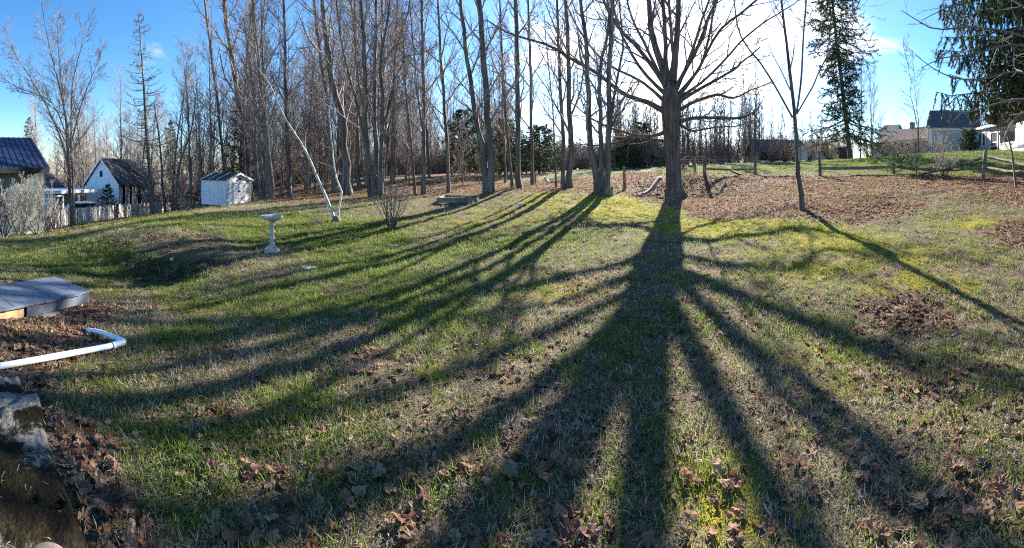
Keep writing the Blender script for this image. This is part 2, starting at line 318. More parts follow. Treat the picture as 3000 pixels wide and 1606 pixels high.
def ground_mat():
    m = bpy.data.materials.new('lawn_ground'); m.use_nodes = True; nt = m.node_tree; b = nt.nodes['Principled BSDF']
    geo = N(nt, 'ShaderNodeNewGeometry')
    def nz(s, d=5, r=.65, dist=0):
        a = N(nt, 'ShaderNodeTexNoise'); a.inputs['Scale'].default_value = s; a.inputs['Detail'].default_value = d; a.inputs['Roughness'].default_value = r; a.inputs['Distortion'].default_value = dist; nt.links.new(geo.outputs['Position'], a.inputs['Vector']); return a.outputs['Fac']
    fine, mid, big = nz(70, 3), nz(14, 6), nz(3.2, 5)
    base = ramp(nt, fine, [(.34, (.04, .03, .02)), (.52, (.15, .12, .075)), (.7, (.36, .31, .21))])
    grn = ramp(nt, fine, [(.34, (.02, .028, .008)), (.52, (.075, .105, .02)), (.72, (.17, .2, .055))])
    mos = ramp(nt, nz(45, 5), [(.28, (.09, .085, .012)), (.5, (.28, .26, .028)), (.72, (.42, .38, .06))])
    vo = N(nt, 'ShaderNodeTexVoronoi', feature='F1'); vo.inputs['Scale'].default_value = 13; vo.inputs['Randomness'].default_value = 1; nt.links.new(geo.outputs['Position'], vo.inputs['Vector'])
    sepc = N(nt, 'ShaderNodeSeparateColor'); nt.links.new(vo.outputs['Color'], sepc.inputs[0])
    lvs = ramp(nt, sepc.outputs[0], [(.0, (.055, .032, .022)), (.35, (.12, .072, .05)), (.7, (.19, .12, .085)), (1., (.3, .21, .15))])
    def at(n): return N(nt, 'ShaderNodeAttribute', attribute_name=n).outputs['Fac']
    def jit(f, amt, lo, hi):
        a = N(nt, 'ShaderNodeMath', operation='MULTIPLY_ADD'); nt.links.new(mid, a.inputs[0]); a.inputs[1].default_value = amt; a.inputs[2].default_value = -amt * .5
        s = N(nt, 'ShaderNodeMath', operation='ADD'); nt.links.new(f, s.inputs[0]); nt.links.new(a.outputs[0], s.inputs[1])
        r = N(nt, 'ShaderNodeMapRange', interpolation_type='SMOOTHSTEP'); nt.links.new(s.outputs[0], r.inputs[0]); r.inputs[1].default_value = lo; r.inputs[2].default_value = hi; return r.outputs[0]
    def mix(f, a, c):
        x = N(nt, 'ShaderNodeMixRGB'); nt.links.new(f, x.inputs[0]); nt.links.new(a, x.inputs[1]); nt.links.new(c, x.inputs[2]); return x.outputs[0]
    c = mix(jit(at('green'), 1.2, .25, .75), base, grn)
    c = mix(jit(at('moss'), 1.1, .2, .6), c, mos)
    c = mix(jit(at('leaf'), 1.3, .3, .6), c, lvs)
    c = mix(jit(at('soil'), .8, .3, .7), c, ramp(nt, fine, [(.3, (.02, .014, .01)), (.7, (.085, .062, .042))]))
    nt.links.new(c, b.inputs['Base Color']); b.inputs['Roughness'].default_value = 1.0; b.inputs['Specular IOR Level'].default_value = .1
    h = N(nt, 'ShaderNodeMath', operation='ADD'); nt.links.new(fine, h.inputs[0]); nt.links.new(mid, h.inputs[1])
    bp = N(nt, 'ShaderNodeBump'); bp.inputs['Strength'].default_value = 1; bp.inputs['Distance'].default_value = .06; nt.links.new(h.outputs[0], bp.inputs['Height']); nt.links.new(bp.outputs[0], b.inputs['Normal'])
    return m
def inst_mat(name, cols, trans, rough=.8, val=(.7, 1.3), spec=.2):
    """thin blade or leaf: colour from the per-instance random number, light passing through"""
    m = bpy.data.materials.new(name); m.use_nodes = True; nt = m.node_tree; b = nt.nodes['Principled BSDF']; out = nt.nodes['Material Output']
    oi = N(nt, 'ShaderNodeObjectInfo'); k = len(cols)
    c = ramp(nt, oi.outputs['Random'], [(i / max(1, k - 1), x) for i, x in enumerate(cols)])
    t = N(nt, 'ShaderNodeTexCoord'); nz = N(nt, 'ShaderNodeTexNoise'); nz.inputs['Scale'].default_value = 30; nz.inputs['Detail'].default_value = 4; nt.links.new(t.outputs['Object'], nz.inputs['Vector'])
    mr = N(nt, 'ShaderNodeMapRange'); mr.inputs[1].default_value = .3; mr.inputs[2].default_value = .7; mr.inputs[3].default_value = val[0]; mr.inputs[4].default_value = val[1]; nt.links.new(nz.outputs['Fac'], mr.inputs[0])
    hs = N(nt, 'ShaderNodeHueSaturation'); nt.links.new(mr.outputs[0], hs.inputs['Value']); nt.links.new(c, hs.inputs['Color'])
    nt.links.new(hs.outputs[0], b.inputs['Base Color']); b.inputs['Roughness'].default_value = rough; b.inputs['Specular IOR Level'].default_value = spec
    tr = N(nt, 'ShaderNodeBsdfTranslucent'); nt.links.new(hs.outputs[0], tr.inputs[0]); mx = N(nt, 'ShaderNodeMixShader'); mx.inputs[0].default_value = trans
    nt.links.new(b.outputs[0], mx.inputs[1]); nt.links.new(tr.outputs[0], mx.inputs[2]); nt.links.new(mx.outputs[0], out.inputs[0])
    return m
LEAFM = inst_mat('dead_leaf', [(.11, .055, .036), (.2, .105, .064), (.28, .165, .105), (.4, .27, .18), (.15, .075, .05), (.31, .18, .11), (.22, .13, .09)], .34, .75)
GRASSM = inst_mat('grass_blade', [(.085, .13, .018), (.14, .2, .028), (.18, .235, .045), (.11, .165, .022), (.24, .26, .07)], .5, .55, spec=.35)
DRYM = inst_mat('dry_grass_blade', [(.34, .28, .19), (.44, .38, .28), (.26, .2, .13), (.5, .45, .36), (.3, .26, .15)], .3, .75)
MOSSM = inst_mat('moss_sprig', [(.26, .25, .025), (.36, .33, .04), (.2, .21, .025), (.42, .37, .07)], .45, .8)

# ------------------------------------------------------------------ helpers: meshes and objects
ORG = {}
def mesh(name, V, faces, m, smooth=False):
    me = bpy.data.meshes.new(name); V = np.asarray(V, np.float32)
    me.vertices.add(len(V)); me.vertices.foreach_set('co', V.ravel())
    faces = [np.asarray(f, np.int32) for f in faces if len(f)]
    tot = np.concatenate([np.full(len(f), f.shape[1], np.int32) for f in faces]); li = np.concatenate([f.ravel() for f in faces])
    me.loops.add(len(li)); me.loops.foreach_set('vertex_index', li)
    me.polygons.add(len(tot)); st = np.zeros(len(tot), np.int32); st[1:] = np.cumsum(tot)[:-1]; me.polygons.foreach_set('loop_start', st)
    me.polygons.foreach_set('use_smooth', np.full(len(tot), smooth, bool))
    me.update(calc_edges=True)
    if m: me.materials.append(m)
    return me
def tag(o, label=None, cat=None, group=None, kind=None):
    if label: o['label'] = label
    if cat: o['category'] = cat
    if group: o['group'] = group
    if kind: o['kind'] = kind
    return o
def empty(name, loc, label, cat, group=None):
    o = bpy.data.objects.new(name, None); COL.objects.link(o); o.location = [float(v) for v in loc]; o.empty_display_size = .2
    ORG[o.name] = np.array(loc, float); return tag(o, label, cat, group)
def link(name, me, parent=None, org=None):
    o = bpy.data.objects.new(name, me); COL.objects.link(o)
    if parent is not None: o.parent = parent; ORG[o.name] = ORG[parent.name]
    else: ORG[o.name] = np.zeros(3) if org is None else np.array(org, float)
    return o
class MB:
    def __init__(s): s.v = []; s.q = []; s.t = []; s.n = 0; s.poly = {}
    def add(s, V, Q=None, T=None):
        V = np.asarray(V, float)
        if Q is not None and len(Q): s.q.append(np.asarray(Q) + s.n)
        if T is not None and len(T): s.t.append(np.asarray(T) + s.n)
        s.v.append(V); s.n += len(V); return s
    def hexa(s, p):
        """8 points: bottom 4 then top 4, same winding"""
        return s.add(p, [(0, 3, 2, 1), (4, 5, 6, 7), (0, 1, 5, 4), (1, 2, 6, 5), (2, 3, 7, 6), (3, 0, 4, 7)])
    def box(s, c, sx, sy, sz, rz=0, tilt=0):
        ca, sa = math.cos(rz), math.sin(rz); P = []
        for z in (-1, 1):
            for x, y in ((-1, -1), (1, -1), (1, 1), (-1, 1)):
                a, b = x * sx / 2, y * sy / 2; P.append((c[0] + a * ca - b * sa, c[1] + a * sa + b * ca, c[2] + z * sz / 2))
        return s.hexa(P)
    def beam(s, a, b, w, h, up=(0, 0, 1)):
        a = np.array(a, float); b = np.array(b, float); t = b - a; t /= np.linalg.norm(t); u = np.cross(up, t); u /= np.linalg.norm(u) + 1e-9; v = np.cross(t, u)
        P = [a - u * w / 2 - v * h / 2, a + u * w / 2 - v * h / 2, b + u * w / 2 - v * h / 2, b - u * w / 2 - v * h / 2, a - u * w / 2 + v * h / 2, a + u * w / 2 + v * h / 2, b + u * w / 2 + v * h / 2, b - u * w / 2 + v * h / 2]
        return s.hexa(P)
    def tube(s, P, R, n=8, cap=True):
        P = np.asarray(P, float); R = np.asarray(R, float) * np.ones(len(P)); V, Q = tubes(P[None], R[None], n); T = []
        if cap:
            k = len(V); V = np.concatenate([V, P[:1], P[-1:]])
            T = [(k, (i + 1) % n, i) for i in range(n)] + [(k + 1, k - n + i, k - n + (i + 1) % n) for i in range(n)]
        return s.add(V, Q, T)
    def lathe(s, c, prof, n=24, twist=None):
        V = []; 
        for r, z in prof:
            for k in range(n):
                a = 2 * PI * k / n; rr = r(a) if callable(r) else r
                V.append((c[0] + rr * math.cos(a), c[1] + rr * math.sin(a), c[2] + z))
        Q = [(i * n + k, i * n + (k + 1) % n, (i + 1) * n + (k + 1) % n, (i + 1) * n + k) for i in range(len(prof) - 1) for k in range(n)]
        m = len(prof) - 1; T = []
        V.append((c[0], c[1], c[2] + prof[0][1])); V.append((c[0], c[1], c[2] + prof[m][1])); L = len(V)
        T = [(L - 2, (k + 1) % n, k) for k in range(n)] + [(L - 1, m * n + k, m * n + (k + 1) % n) for k in range(n)]
        return s.add(V, Q, T)
    def build(s, name, m, parent=None, smooth=False, org=None):
        o0 = ORG[parent.name] if parent is not None else (np.zeros(3) if org is None else np.array(org, float))
        V = np.concatenate(s.v) - o0
        me = mesh(name, V, [np.concatenate(x) for x in (s.q, s.t) if x], m, smooth)
        o = link(name, me, parent, org)
        if parent is None and org is not None: o.location = [float(v) for v in org]
        return o
def tubes(P, R, s):
    B, n, _ = P.shape
    T = np.gradient(P, axis=1); T /= np.linalg.norm(T, axis=2, keepdims=True) + 1e-9
    mt = np.abs(P[:, -1] - P[:, 0]); ref = np.where((mt[:, 2] > .8 * np.linalg.norm(mt, axis=1))[:, None], np.array([[1., 0, 0]]), np.array([[0, 0, 1.]]))[:, None, :]
    U = np.cross(T, ref); U /= np.linalg.norm(U, axis=2, keepdims=True) + 1e-9; V = np.cross(T, U)
    a = 2 * PI * np.arange(s) / s; ca = np.cos(a)[None, None, :, None]; sa = np.sin(a)[None, None, :, None]
    ring = P[:, :, None] + R[:, :, None, None] * (ca * U[:, :, None] + sa * V[:, :, None])
    idx = np.arange(B * n * s).reshape(B, n, s); nx = np.roll(idx, -1, 2)
    Q = np.stack([idx[:, :-1], nx[:, :-1], nx[:, 1:], idx[:, 1:]], -1).reshape(-1, 4)
    return ring.reshape(-1, 3), Q
def resample(pts, w, n):
    pts = np.asarray(pts, float); s = np.concatenate([[0], np.cumsum(np.linalg.norm(np.diff(pts, axis=0), axis=1))]); s /= s[-1]
    u = np.linspace(0, 1, n); m = len(pts)
    if m > 2:      # smooth the polyline (Catmull-Rom)
        out = np.zeros((n, 3))
        for k, t in enumerate(u):
            i = min(m - 2, max(0, np.searchsorted(s, t) - 1)); f = (t - s[i]) / (s[i + 1] - s[i] + 1e-9)
            p0, p1, p2, p3 = pts[max(0, i - 1)], pts[i], pts[i + 1], pts[min(m - 1, i + 2)]
            out[k] = .5 * (2 * p1 + (p2 - p0) * f + (2 * p0 - 5 * p1 + 4 * p2 - p3) * f * f + (3 * p1 - p0 - 3 * p2 + p3) * f ** 3)
    else: out = pts[0] + (pts[1] - pts[0]) * u[:, None]
    return out, np.interp(u, s, w)
def grow(P, R, k, t0, t1, lr, ang, up, jit, m, rs, rng, rmin=.004, taper=.25, fall=.55, lmax=99.):
    B, n, _ = P.shape
    L = np.linalg.norm(np.diff(P, axis=1), axis=2).sum(1)
    t = t0 + (t1 - t0) * (np.arange(k)[None] + rng.random((B, k))) / k
    fi = np.clip(t * (n - 1), 0, n - 1.001); i = fi.astype(int); f = (fi - i)[..., None]; b = np.arange(B)[:, None]
    pos = P[b, i] * (1 - f) + P[b, i + 1] * f; tan = P[b, i + 1] - P[b, i]; tan /= np.linalg.norm(tan, axis=2, keepdims=True) + 1e-9
    rad = R[b, i] * (1 - f[..., 0]) + R[b, i + 1] * f[..., 0]
    az = np.arange(k)[None] * 2.4 + rng.random((B, 1)) * 6.28 + rng.normal(0, .5, (B, k))
    ref = np.where(np.abs(tan[..., 2:3]) > .8, np.array([1., 0, 0]), np.array([0, 0, 1.])); u = np.cross(tan, ref); u /= np.linalg.norm(u, axis=2, keepdims=True) + 1e-9; v = np.cross(tan, u)
    a = rng.uniform(ang[0], ang[1], (B, k))[..., None]
    d = tan * np.cos(a) + (u * np.cos(az)[..., None] + v * np.sin(az)[..., None]) * np.sin(a)
    ln = np.minimum(L[:, None] * rng.uniform(lr[0], lr[1], (B, k)) * (1 - fall * (t - t0) / (t1 - t0 + 1e-9)), lmax)
    r0 = np.maximum(np.minimum(rad * rs, ln * .022 + .002), rmin)
    d = d.reshape(-1, 3); st = (ln / (m - 1)).reshape(-1, 1); Q = np.zeros((B * k, m, 3)); Q[:, 0] = pos.reshape(-1, 3)
    for j in range(1, m):
        Q[:, j] = Q[:, j - 1] + d * st
        d = d + np.array([0, 0, up / (m - 1)]) + rng.normal(0, jit, d.shape); d /= np.linalg.norm(d, axis=1, keepdims=True)
    RR = np.maximum(r0.reshape(-1, 1) * np.linspace(1, taper, m)[None], rmin * .7)
    return Q, RR

# ------------------------------------------------------------------ the ground
def make_ground():
    az = np.concatenate([np.radians(np.arange(-90, 90, .42)), np.radians(np.arange(90, 270, 5.))])
    r = np.concatenate([np.geomspace(.25, 50, 250), np.geomspace(53, 900, 26)])
    A, Rr = np.meshgrid(az, r, indexing='ij'); x = (Rr * np.sin(A)).ravel(); y = (Rr * np.cos(A)).ravel(); z = GZ(x, y)
    na, nr = len(az), len(r); V = np.stack([x, y, z], 1); V = np.concatenate([V, [[0, 0, gz(0, 0)]]])
    i = np.arange(na)[:, None]; j = np.arange(nr - 1)[None]; i2 = (i + 1) % na
    Q = np.stack([i * nr + j, i * nr + j + 1, i2 * nr + j + 1, i2 * nr + j], -1).reshape(-1, 4)
    T = np.stack([np.full(na, len(V) - 1), np.arange(na) * nr, ((np.arange(na) + 1) % na) * nr], -1)
    me = mesh('ground', V, [Q, T], ground_mat(), True)
    lf, ms, gr, dr, px, py, d = cover(V[:, 0], V[:, 1], V[:, 2])
    for nme, a in (('leaf', lf), ('moss', ms), ('green', gr), ('soil', bank(V[:, 0], V[:, 1])[1])):
        at = me.attributes.new(nme, 'FLOAT', 'POINT'); at.data.foreach_set('value', a.astype(np.float32))
    o = link('ground', me); o['kind'] = 'structure'
make_ground()

# ------------------------------------------------------------------ scattering (grass, litter): points carry turn, size and pick
def proto_collection(name, meshes):
    c = bpy.data.collections.new(name)
    for k, me in enumerate(meshes):
        o = bpy.data.objects.new('%s_%02d' % (name, k), me); c.objects.link(o)
    return c
def scatter(name, P, rot, scl, idx, coll, kind='stuff'):
    me = bpy.data.meshes.new(name); me.vertices.add(len(P)); me.vertices.foreach_set('co', np.asarray(P, np.float32).ravel())
    a = me.attributes.new('turn', 'FLOAT_VECTOR', 'POINT'); a.data.foreach_set('vector', np.asarray(rot, np.float32).ravel())
    a = me.attributes.new('size', 'FLOAT', 'POINT'); a.data.foreach_set('value', np.asarray(scl, np.float32))
    a = me.attributes.new('pick', 'INT', 'POINT'); a.data.foreach_set('value', np.asarray(idx, np.int32))
    o = link(name, me); o['kind'] = kind
    ng = bpy.data.node_groups.new(name, 'GeometryNodeTree')
    ng.interface.new_socket('Geometry', in_out='INPUT', socket_type='NodeSocketGeometry'); ng.interface.new_socket('Geometry', in_out='OUTPUT', socket_type='NodeSocketGeometry')
    gi = ng.nodes.new('NodeGroupInput'); go = ng.nodes.new('NodeGroupOutput'); ci = ng.nodes.new('GeometryNodeCollectionInfo'); ci.inputs[0].default_value = coll
    ci.inputs['Separate Children'].default_value = True; ci.inputs['Reset Children'].default_value = True
    io = ng.nodes.new('GeometryNodeInstanceOnPoints'); io.inputs['Pick Instance'].default_value = True
    def na(n, t):
        q = ng.nodes.new('GeometryNodeInputNamedAttribute'); q.data_type = t; q.inputs['Name'].default_value = n; return q.outputs['Attribute']
    er = ng.nodes.new('FunctionNodeEulerToRotation'); ng.links.new(na('turn', 'FLOAT_VECTOR'), er.inputs[0])
    ng.links.new(gi.outputs[0], io.inputs['Points']); ng.links.new(ci.outputs[0], io.inputs['Instance']); ng.links.new(na('pick', 'INT'), io.inputs['Instance Index'])
    ng.links.new(er.outputs[0], io.inputs['Rotation']); ng.links.new(na('size', 'FLOAT'), io.inputs['Scale']); ng.links.new(io.outputs[0], go.inputs[0])
    md = o.modifiers.new('scatter', 'NODES'); md.node_group = ng
    return o
def leaf_mesh(k):
    r = np.random.default_rng(100 + k)
    no = 20; th = np.linspace(0, 2 * PI, no, endpoint=False)
    if k % 2 == 0: rad = .5 * (.62 + .38 * np.abs(np.cos(2.5 * (th - PI / 2))) ** .8) * (1 - .22 * np.maximum(0, -np.sin(th))) * r.uniform(.85, 1.1, no)
    else: rad = .5 * (.5 + .4 * np.abs(np.sin(th))) * (1 + .14 * np.cos(7 * th + r.uniform(0, 6))) * r.uniform(.75, 1.1, no)
    ox, oy = rad * np.cos(th), rad * np.sin(th); mx, my = ox[::2] * .5, oy[::2] * .5
    X = np.concatenate([[0], mx, ox]); Y = np.concatenate([[0], my, oy])
    rl = r.uniform(.16, .5); a0 = r.uniform(-.5, .5); X2 = X + .25 * a0 * Y; Rr = rl * (1 + .8 * (Y + .3) * r.uniform(-.6, .6))      # rolled up along the midrib
    xr = Rr * np.sin(X2 / Rr); Z = Rr * (1 - np.cos(X2 / Rr)); b2 = r.uniform(.5, 1.8) * (1 if r.random() < .6 else -1)
    Z = Z + .18 * b2 * Y * Y + r.uniform(-.5, .5) * X * Y + r.normal(0, .035, len(X)); V = np.stack([xr, Y * .9, Z], 1)
    V[:, 2] -= np.percentile(Z, 35)
    if k % 3 == 1: V[:, 2] *= -1; V[:, 2] += .5 * V[:, 2].max()      # lying hump side up
    T = [(0, 1 + i, 1 + (i + 1) % 10) for i in range(10)]
    for i in range(10):
        a, b = 1 + i, 1 + (i + 1) % 10; o0, o1, o2 = 11 + 2 * i, 11 + 2 * i + 1, 11 + (2 * i + 2) % no
        T += [(a, o0, o1), (a, o1, b), (b, o1, o2)]
    V = np.concatenate([V, [V[0] + (0, -.2, .0), V[0] + (.012, -.2, 0), V[0] + (.0, -.78, r.uniform(-.05, .15))]]); T.append((31, 32, 33))
    return mesh('dead_leaf', V, [np.array(T)], LEAFM, False)
def tuft_mesh(k, nb, rad, h0, h1, w, lean, curl, m, name):
    r = np.random.default_rng(300 + k); V = []; T = []
    for i in range(nb):
        a = r.uniform(0, 6.28); q = rad * math.sqrt(r.random()); b = np.array((q * math.cos(a), q * math.sin(a), -.006)); h = r.uniform(h0, h1)
        ga = r.uniform(0, 6.28); le = abs(r.normal(0, lean)); dv = np.array((math.cos(ga), math.sin(ga), 0)); sd = np.array((-math.sin(ga + r.normal(0, .6)), math.cos(ga), 0)) * w * r.uniform(.6, 1.2)
        p1 = b + dv * h * .45 * math.sin(le) + np.array((0, 0, h * .5 * math.cos(le))); le2 = le + curl * r.uniform(.3, 1.3)
        p2 = p1 + dv * h * .55 * math.sin(le2) + np.array((0, 0, h * .5 * math.cos(le2))); p2[2] = max(p2[2], .004)
        n = len(V); V += [b - sd, b + sd, p1 - sd * .8, p1 + sd * .8, p2]; T += [(n, n + 1, n + 3), (n, n + 3, n + 2), (n + 2, n + 3, n + 4)]
    return mesh(name, V, [np.array(T)], m)
LEAVES = [leaf_mesh(k) for k in range(12)]
C_LEAF = proto_collection('leaf_kinds', LEAVES)
C_GRASS = proto_collection('grass_kinds', [tuft_mesh(k, 18, .06, .026, .085, .0024, .6, .7, GRASSM, 'grass_tuft') for k in range(5)])
C_DRY = proto_collection('dry_kinds', [tuft_mesh(20 + k, 18, .075, .02, .07, .0021, 1.15, .5, DRYM, 'dry_tuft') for k in range(5)])
C_MOSS = proto_collection('moss_kinds', [tuft_mesh(40 + k, 34, .05, .008, .022, .0026, .5, .3, MOSSM, 'moss_tuft') for k in range(4)])
ROCK_POLY = [(-300, 1085), (62, 1092), (75, 1140), (110, 1150), (135, 1230), (170, 1330), (205, 1420), (235, 1520), (262, 1640), (262, 1800), (-300, 1800)]
DECK_POLY = [(-200, 830), (0, 838), (165, 806), (262, 850), (258, 895), (120, 925), (-200, 960)]
def candidates(r0, r1, dens, rng, a0=-1.45, a1=1.45):
    n = int(dens * .5 * (a1 - a0) * (r1 * r1 - r0 * r0)); rr = np.sqrt(rng.uniform(r0 * r0, r1 * r1, n)); a = rng.uniform(a0, a1, n)
    return rr * np.sin(a), rr * np.cos(a)
BANDS = [(1.15, 2.6, 1.0, 1.0), (2.6, 4.5, .75, 1.05), (4.5, 7.5, .42, 1.2), (7.5, 11.5, .2, 1.5), (11.5, 17, .085, 1.9), (17, 30, .028, 2.6)]
def do_scatter(name, dens0, weight, coll, nk, s0, s1, tilt, zoff, rng, bands=BANDS, growth=1.0):
    PX, RO, SZ = [], [], []
    for r0, r1, k, s in bands:
        x, y = candidates(r0, r1, dens0 * k, rng); c = cover(x, y); w = weight(*c, x, y)
        rock = inpoly(c[4], c[5], ROCK_POLY, 2) + inpoly(c[4], c[5], DECK_POLY, 2)
        keep = (rng.random(len(x)) < w) & (rock < .5); x, y = x[keep], y[keep]
        z = GZ(x, y) + zoff * rng.random(len(x)); n = len(x)
        PX.append(np.stack([x, y, z], 1)); RO.append(np.stack([rng.normal(0, tilt, n), rng.normal(0, tilt, n), rng.uniform(0, 6.28, n)], 1)); SZ.append(rng.uniform(s0, s1, n) * (1 + (s - 1) * growth))
    P = np.concatenate(PX); o = scatter(name, P, np.concatenate(RO), np.concatenate(SZ), rng.integers(0, nk, len(P)), coll)
    return o, len(P)
rg = np.random.default_rng(5)
cnt = {}
o, cnt['grass'] = do_scatter('green_grass', 620, lambda lf, ms, gr, dr, px, py, d, x, y: np.clip(gr * 1.3 * (1 - .6 * ms), 0, 1), C_GRASS, 5, .55, 1.25, .12, 0, rg, growth=.8)
o['label'] = 'short green grass growing in patches over the lawn'
o, cnt['dry'] = do_scatter('dry_grass', 560, lambda lf, ms, gr, dr, px, py, d, x, y: np.clip((.36 + .6 * dr) * (1 - .6 * gr) * (1 - .75 * lf) * (1 - .6 * ms) * np.where(py < 520, .3, 1), 0, 1), C_DRY, 5, .6, 1.2, .25, 0, rg, growth=.8)
o['label'] = 'matted dry tan grass lying between the green patches'
o, cnt['moss'] = do_scatter('moss_cushion', 500, lambda lf, ms, gr, dr, px, py, d, x, y: np.clip(ms * 1.1 - .1, 0, 1), C_MOSS, 4, .8, 1.4, .15, 0, rg, bands=BANDS[:5])
o['label'] = 'yellow green moss growing in low cushions on the lawn'
def leafw(lf, ms, gr, dr, px, py, d, x, y):
    sparse = .04 + .075 * sstep(5.5, 2.5, d)
    return np.clip(lf ** 1.2 * np.where(py > 1050, .75, 1) + sparse, 0, 1)
LB = [(2.9, 4.5, 1.4, 1.), (4.5, 7.5, 1.2, 1.), (7.5, 12, .9, 1.), (12, 17, .55, 1.15), (17, 27, .22, 1.5)]
o, cnt['litter'] = do_scatter('leaf_litter', 230, leafw, C_LEAF, 12, .045, .105, .3, .02, rg, bands=LB)
o['label'] = 'brown dead leaves lying thick on the bank and thin on the lawn'
def crumbw(lf, ms, gr, dr, px, py, d, x, y): return np.clip(.3 + .4 * dr + .5 * lf - .2 * ms, 0, 1) * (.35 + 1.1 * fbm(x, y, 2.2, 88, 3))
o, cnt['crumbs'] = do_scatter('leaf_crumbs', 420, crumbw, C_LEAF, 12, .012, .042, .5, .03, rg, bands=[(1.2, 3.2, 1., 1.), (3.2, 6, .7, 1.1), (6, 11, .3, 1.3), (11, 17, .06, 1.6)])
o['label'] = 'small broken bits of dead leaf sprinkled through the grass'
# the nearest leaves, one by one
def near_leaves():
    rng = np.random.default_rng(77)
    x, y = candidates(1.25, 2.9, 380, rng, -1.42, 1.42); c = cover(x, y); w = leafw(*c, x, y); rock = inpoly(c[4], c[5], ROCK_POLY, 2)
    keep = (rng.random(len(x)) < np.clip(w * 1.2, 0, 1)) & (rock < .5) & (c[5] < 1625); x, y, px, py = x[keep], y[keep], c[4][keep], c[5][keep]
    order = np.argsort(np.hypot(x, y)); x, y, px, py = x[order], y[order], px[order], py[order]
    z = GZ(x, y)
    for i in range(min(300, len(x))):
        o = bpy.data.objects.new('dead_leaf', LEAVES[int(rng.integers(12))]); COL.objects.link(o)
        o.location = (x[i], y[i], z[i] + rng.uniform(.005, .03)); o.rotation_euler = (rng.normal(0, .25), rng.normal(0, .25), rng.uniform(0, 6.28)); s = rng.uniform(.06, .125); o.scale = (s, s, s)
        if px[i] < 620: lb = ('curled brown dead leaf in the drift along the mossy granite slab', 'dead leaves drifted along the granite slab')
        elif px[i] < 1150: lb = ('dry brown dead leaf in the grass next to the drift by the slab', 'dead leaves in the near grass beside the drift')
        elif px[i] < 1900: lb = ('big crumpled brown dead leaf in the near grass inside the long tree shadows', 'dead leaves in the near grass within the tree shadows')
        elif px[i] < 2420: lb = ('brown dead leaf lying on the dark mossy turf close to the camera', 'dead leaves on the near mossy turf')
        else: lb = ('crumpled brown dead leaf in near grass below the fallen leaf patch', 'dead leaves in the near grass below the leaf patch')
        tag(o, lb[0], 'leaf', lb[1])
    # those past the first 300
    if len(x) > 300:
        n = len(x) - 300
        o = scatter('near_leaf_litter', np.stack([x[300:], y[300:], z[300:] + .012], 1), np.stack([rng.normal(0, .25, n), rng.normal(0, .25, n), rng.uniform(0, 6.28, n)], 1), rng.uniform(.045, .1, n), rng.integers(0, 12, n), C_LEAF)
        o['label'] = 'more brown dead leaves lying among the nearest ones'
    cnt['near'] = len(x)
near_leaves()
print('COUNTS', cnt)


# ------------------------------------------------------------------ trees
def tree_parts(root, stems, rng, k1=20, k2=8, k3=6, l1=(.14, .34), a1=(.4, .9), up=.5, t0=.2, tm=TWIGP, bark=BARK, sides=9, r1=.5, twig=.0065, l2=(.35, .6), l3=(.3, .6), jit=.1, extra=None, amax2=.9, lmax1=99., crown=True):
    """stems: list of (points, radii); each becomes a trunk, all their branches one crown"""
    SP = []; SR = []
    for pts, w in stems:
        P, R = resample(pts, w, 16); P[1:-1] += rng.normal(0, 1, (14, 3)) * (R[1:-1, None] * .22)
        mb = MB(); V, Q = tubes(P[None], R[None], sides)
        mb.add(V, Q); mb.build('trunk', bark, root, True); SP.append(P); SR.append(R)
    if not crown: return SP, SR
    mb = MB(); SPa, SRa = np.array(SP), np.array(SR)
    A, AR = grow(SPa, SRa, k1, t0, .99, l1, a1, up, jit, 8, r1, rng, rmin=twig * 2, lmax=lmax1)
    if extra is not None: A = np.concatenate([A, extra[0]]); AR = np.concatenate([AR, extra[1]])
    V, Q = tubes(A, AR, 5); mb.add(V, Q)
    Bq, BR = grow(A, AR, k2, .15, .98, l2, (.4, amax2), up * .9, jit * 1.1, 6, .6, rng, rmin=twig * 1.3); V, Q = tubes(Bq, BR, 4); mb.add(V, Q)
    if k3:
        Cq, CR = grow(Bq, BR, k3, .15, .98, l3, (.35, .9), up * .8, jit * 1.2, 4, .6, rng, rmin=twig); V, Q = tubes(Cq, CR, 3); mb.add(V, Q)
    mb.build('crown', tm, root, True)
    return SP, SR
def px_stem(pts, w0, w1, d, ext=4.0, dz=0.0, rng=None, sink=True, flare=1.35):
    """stem through photo points at distance d (drifting dz metres deeper to its tip), carried on past the frame top by ext metres"""
    n = len(pts); P = []; 
    for i, (px, py) in enumerate(pts):
        dd = d + dz * i / max(1, n - 1); P.append(pix(px, py, dd))
    if sink:
        x, y = P[0][0], P[0][1]; g = gz(x, y); P[0][2] = g - .12
    k = d / F / 2; s = np.concatenate([[0], np.cumsum(np.linalg.norm(np.diff(P, axis=0), axis=1))]); w = np.interp(s / s[-1], [0, 1], [w0 * k, w1 * k])
    if ext:
        t = P[-1] - P[-2]; t /= np.linalg.norm(t); P.append(P[-1] + (t * .7 + np.array((0, 0, .3))) * ext); w = np.append(w, max(.015, w1 * k * .25))
    if sink and flare > 1:
        q = P[0] + (P[1] - P[0]) * min(.35, .45 / max(.5, np.linalg.norm(P[1] - P[0]))); P.insert(1, q); w = np.concatenate([[w[0] * flare], [w[0] * 1.02], w[1:]])
    return np.array(P), np.array(w)
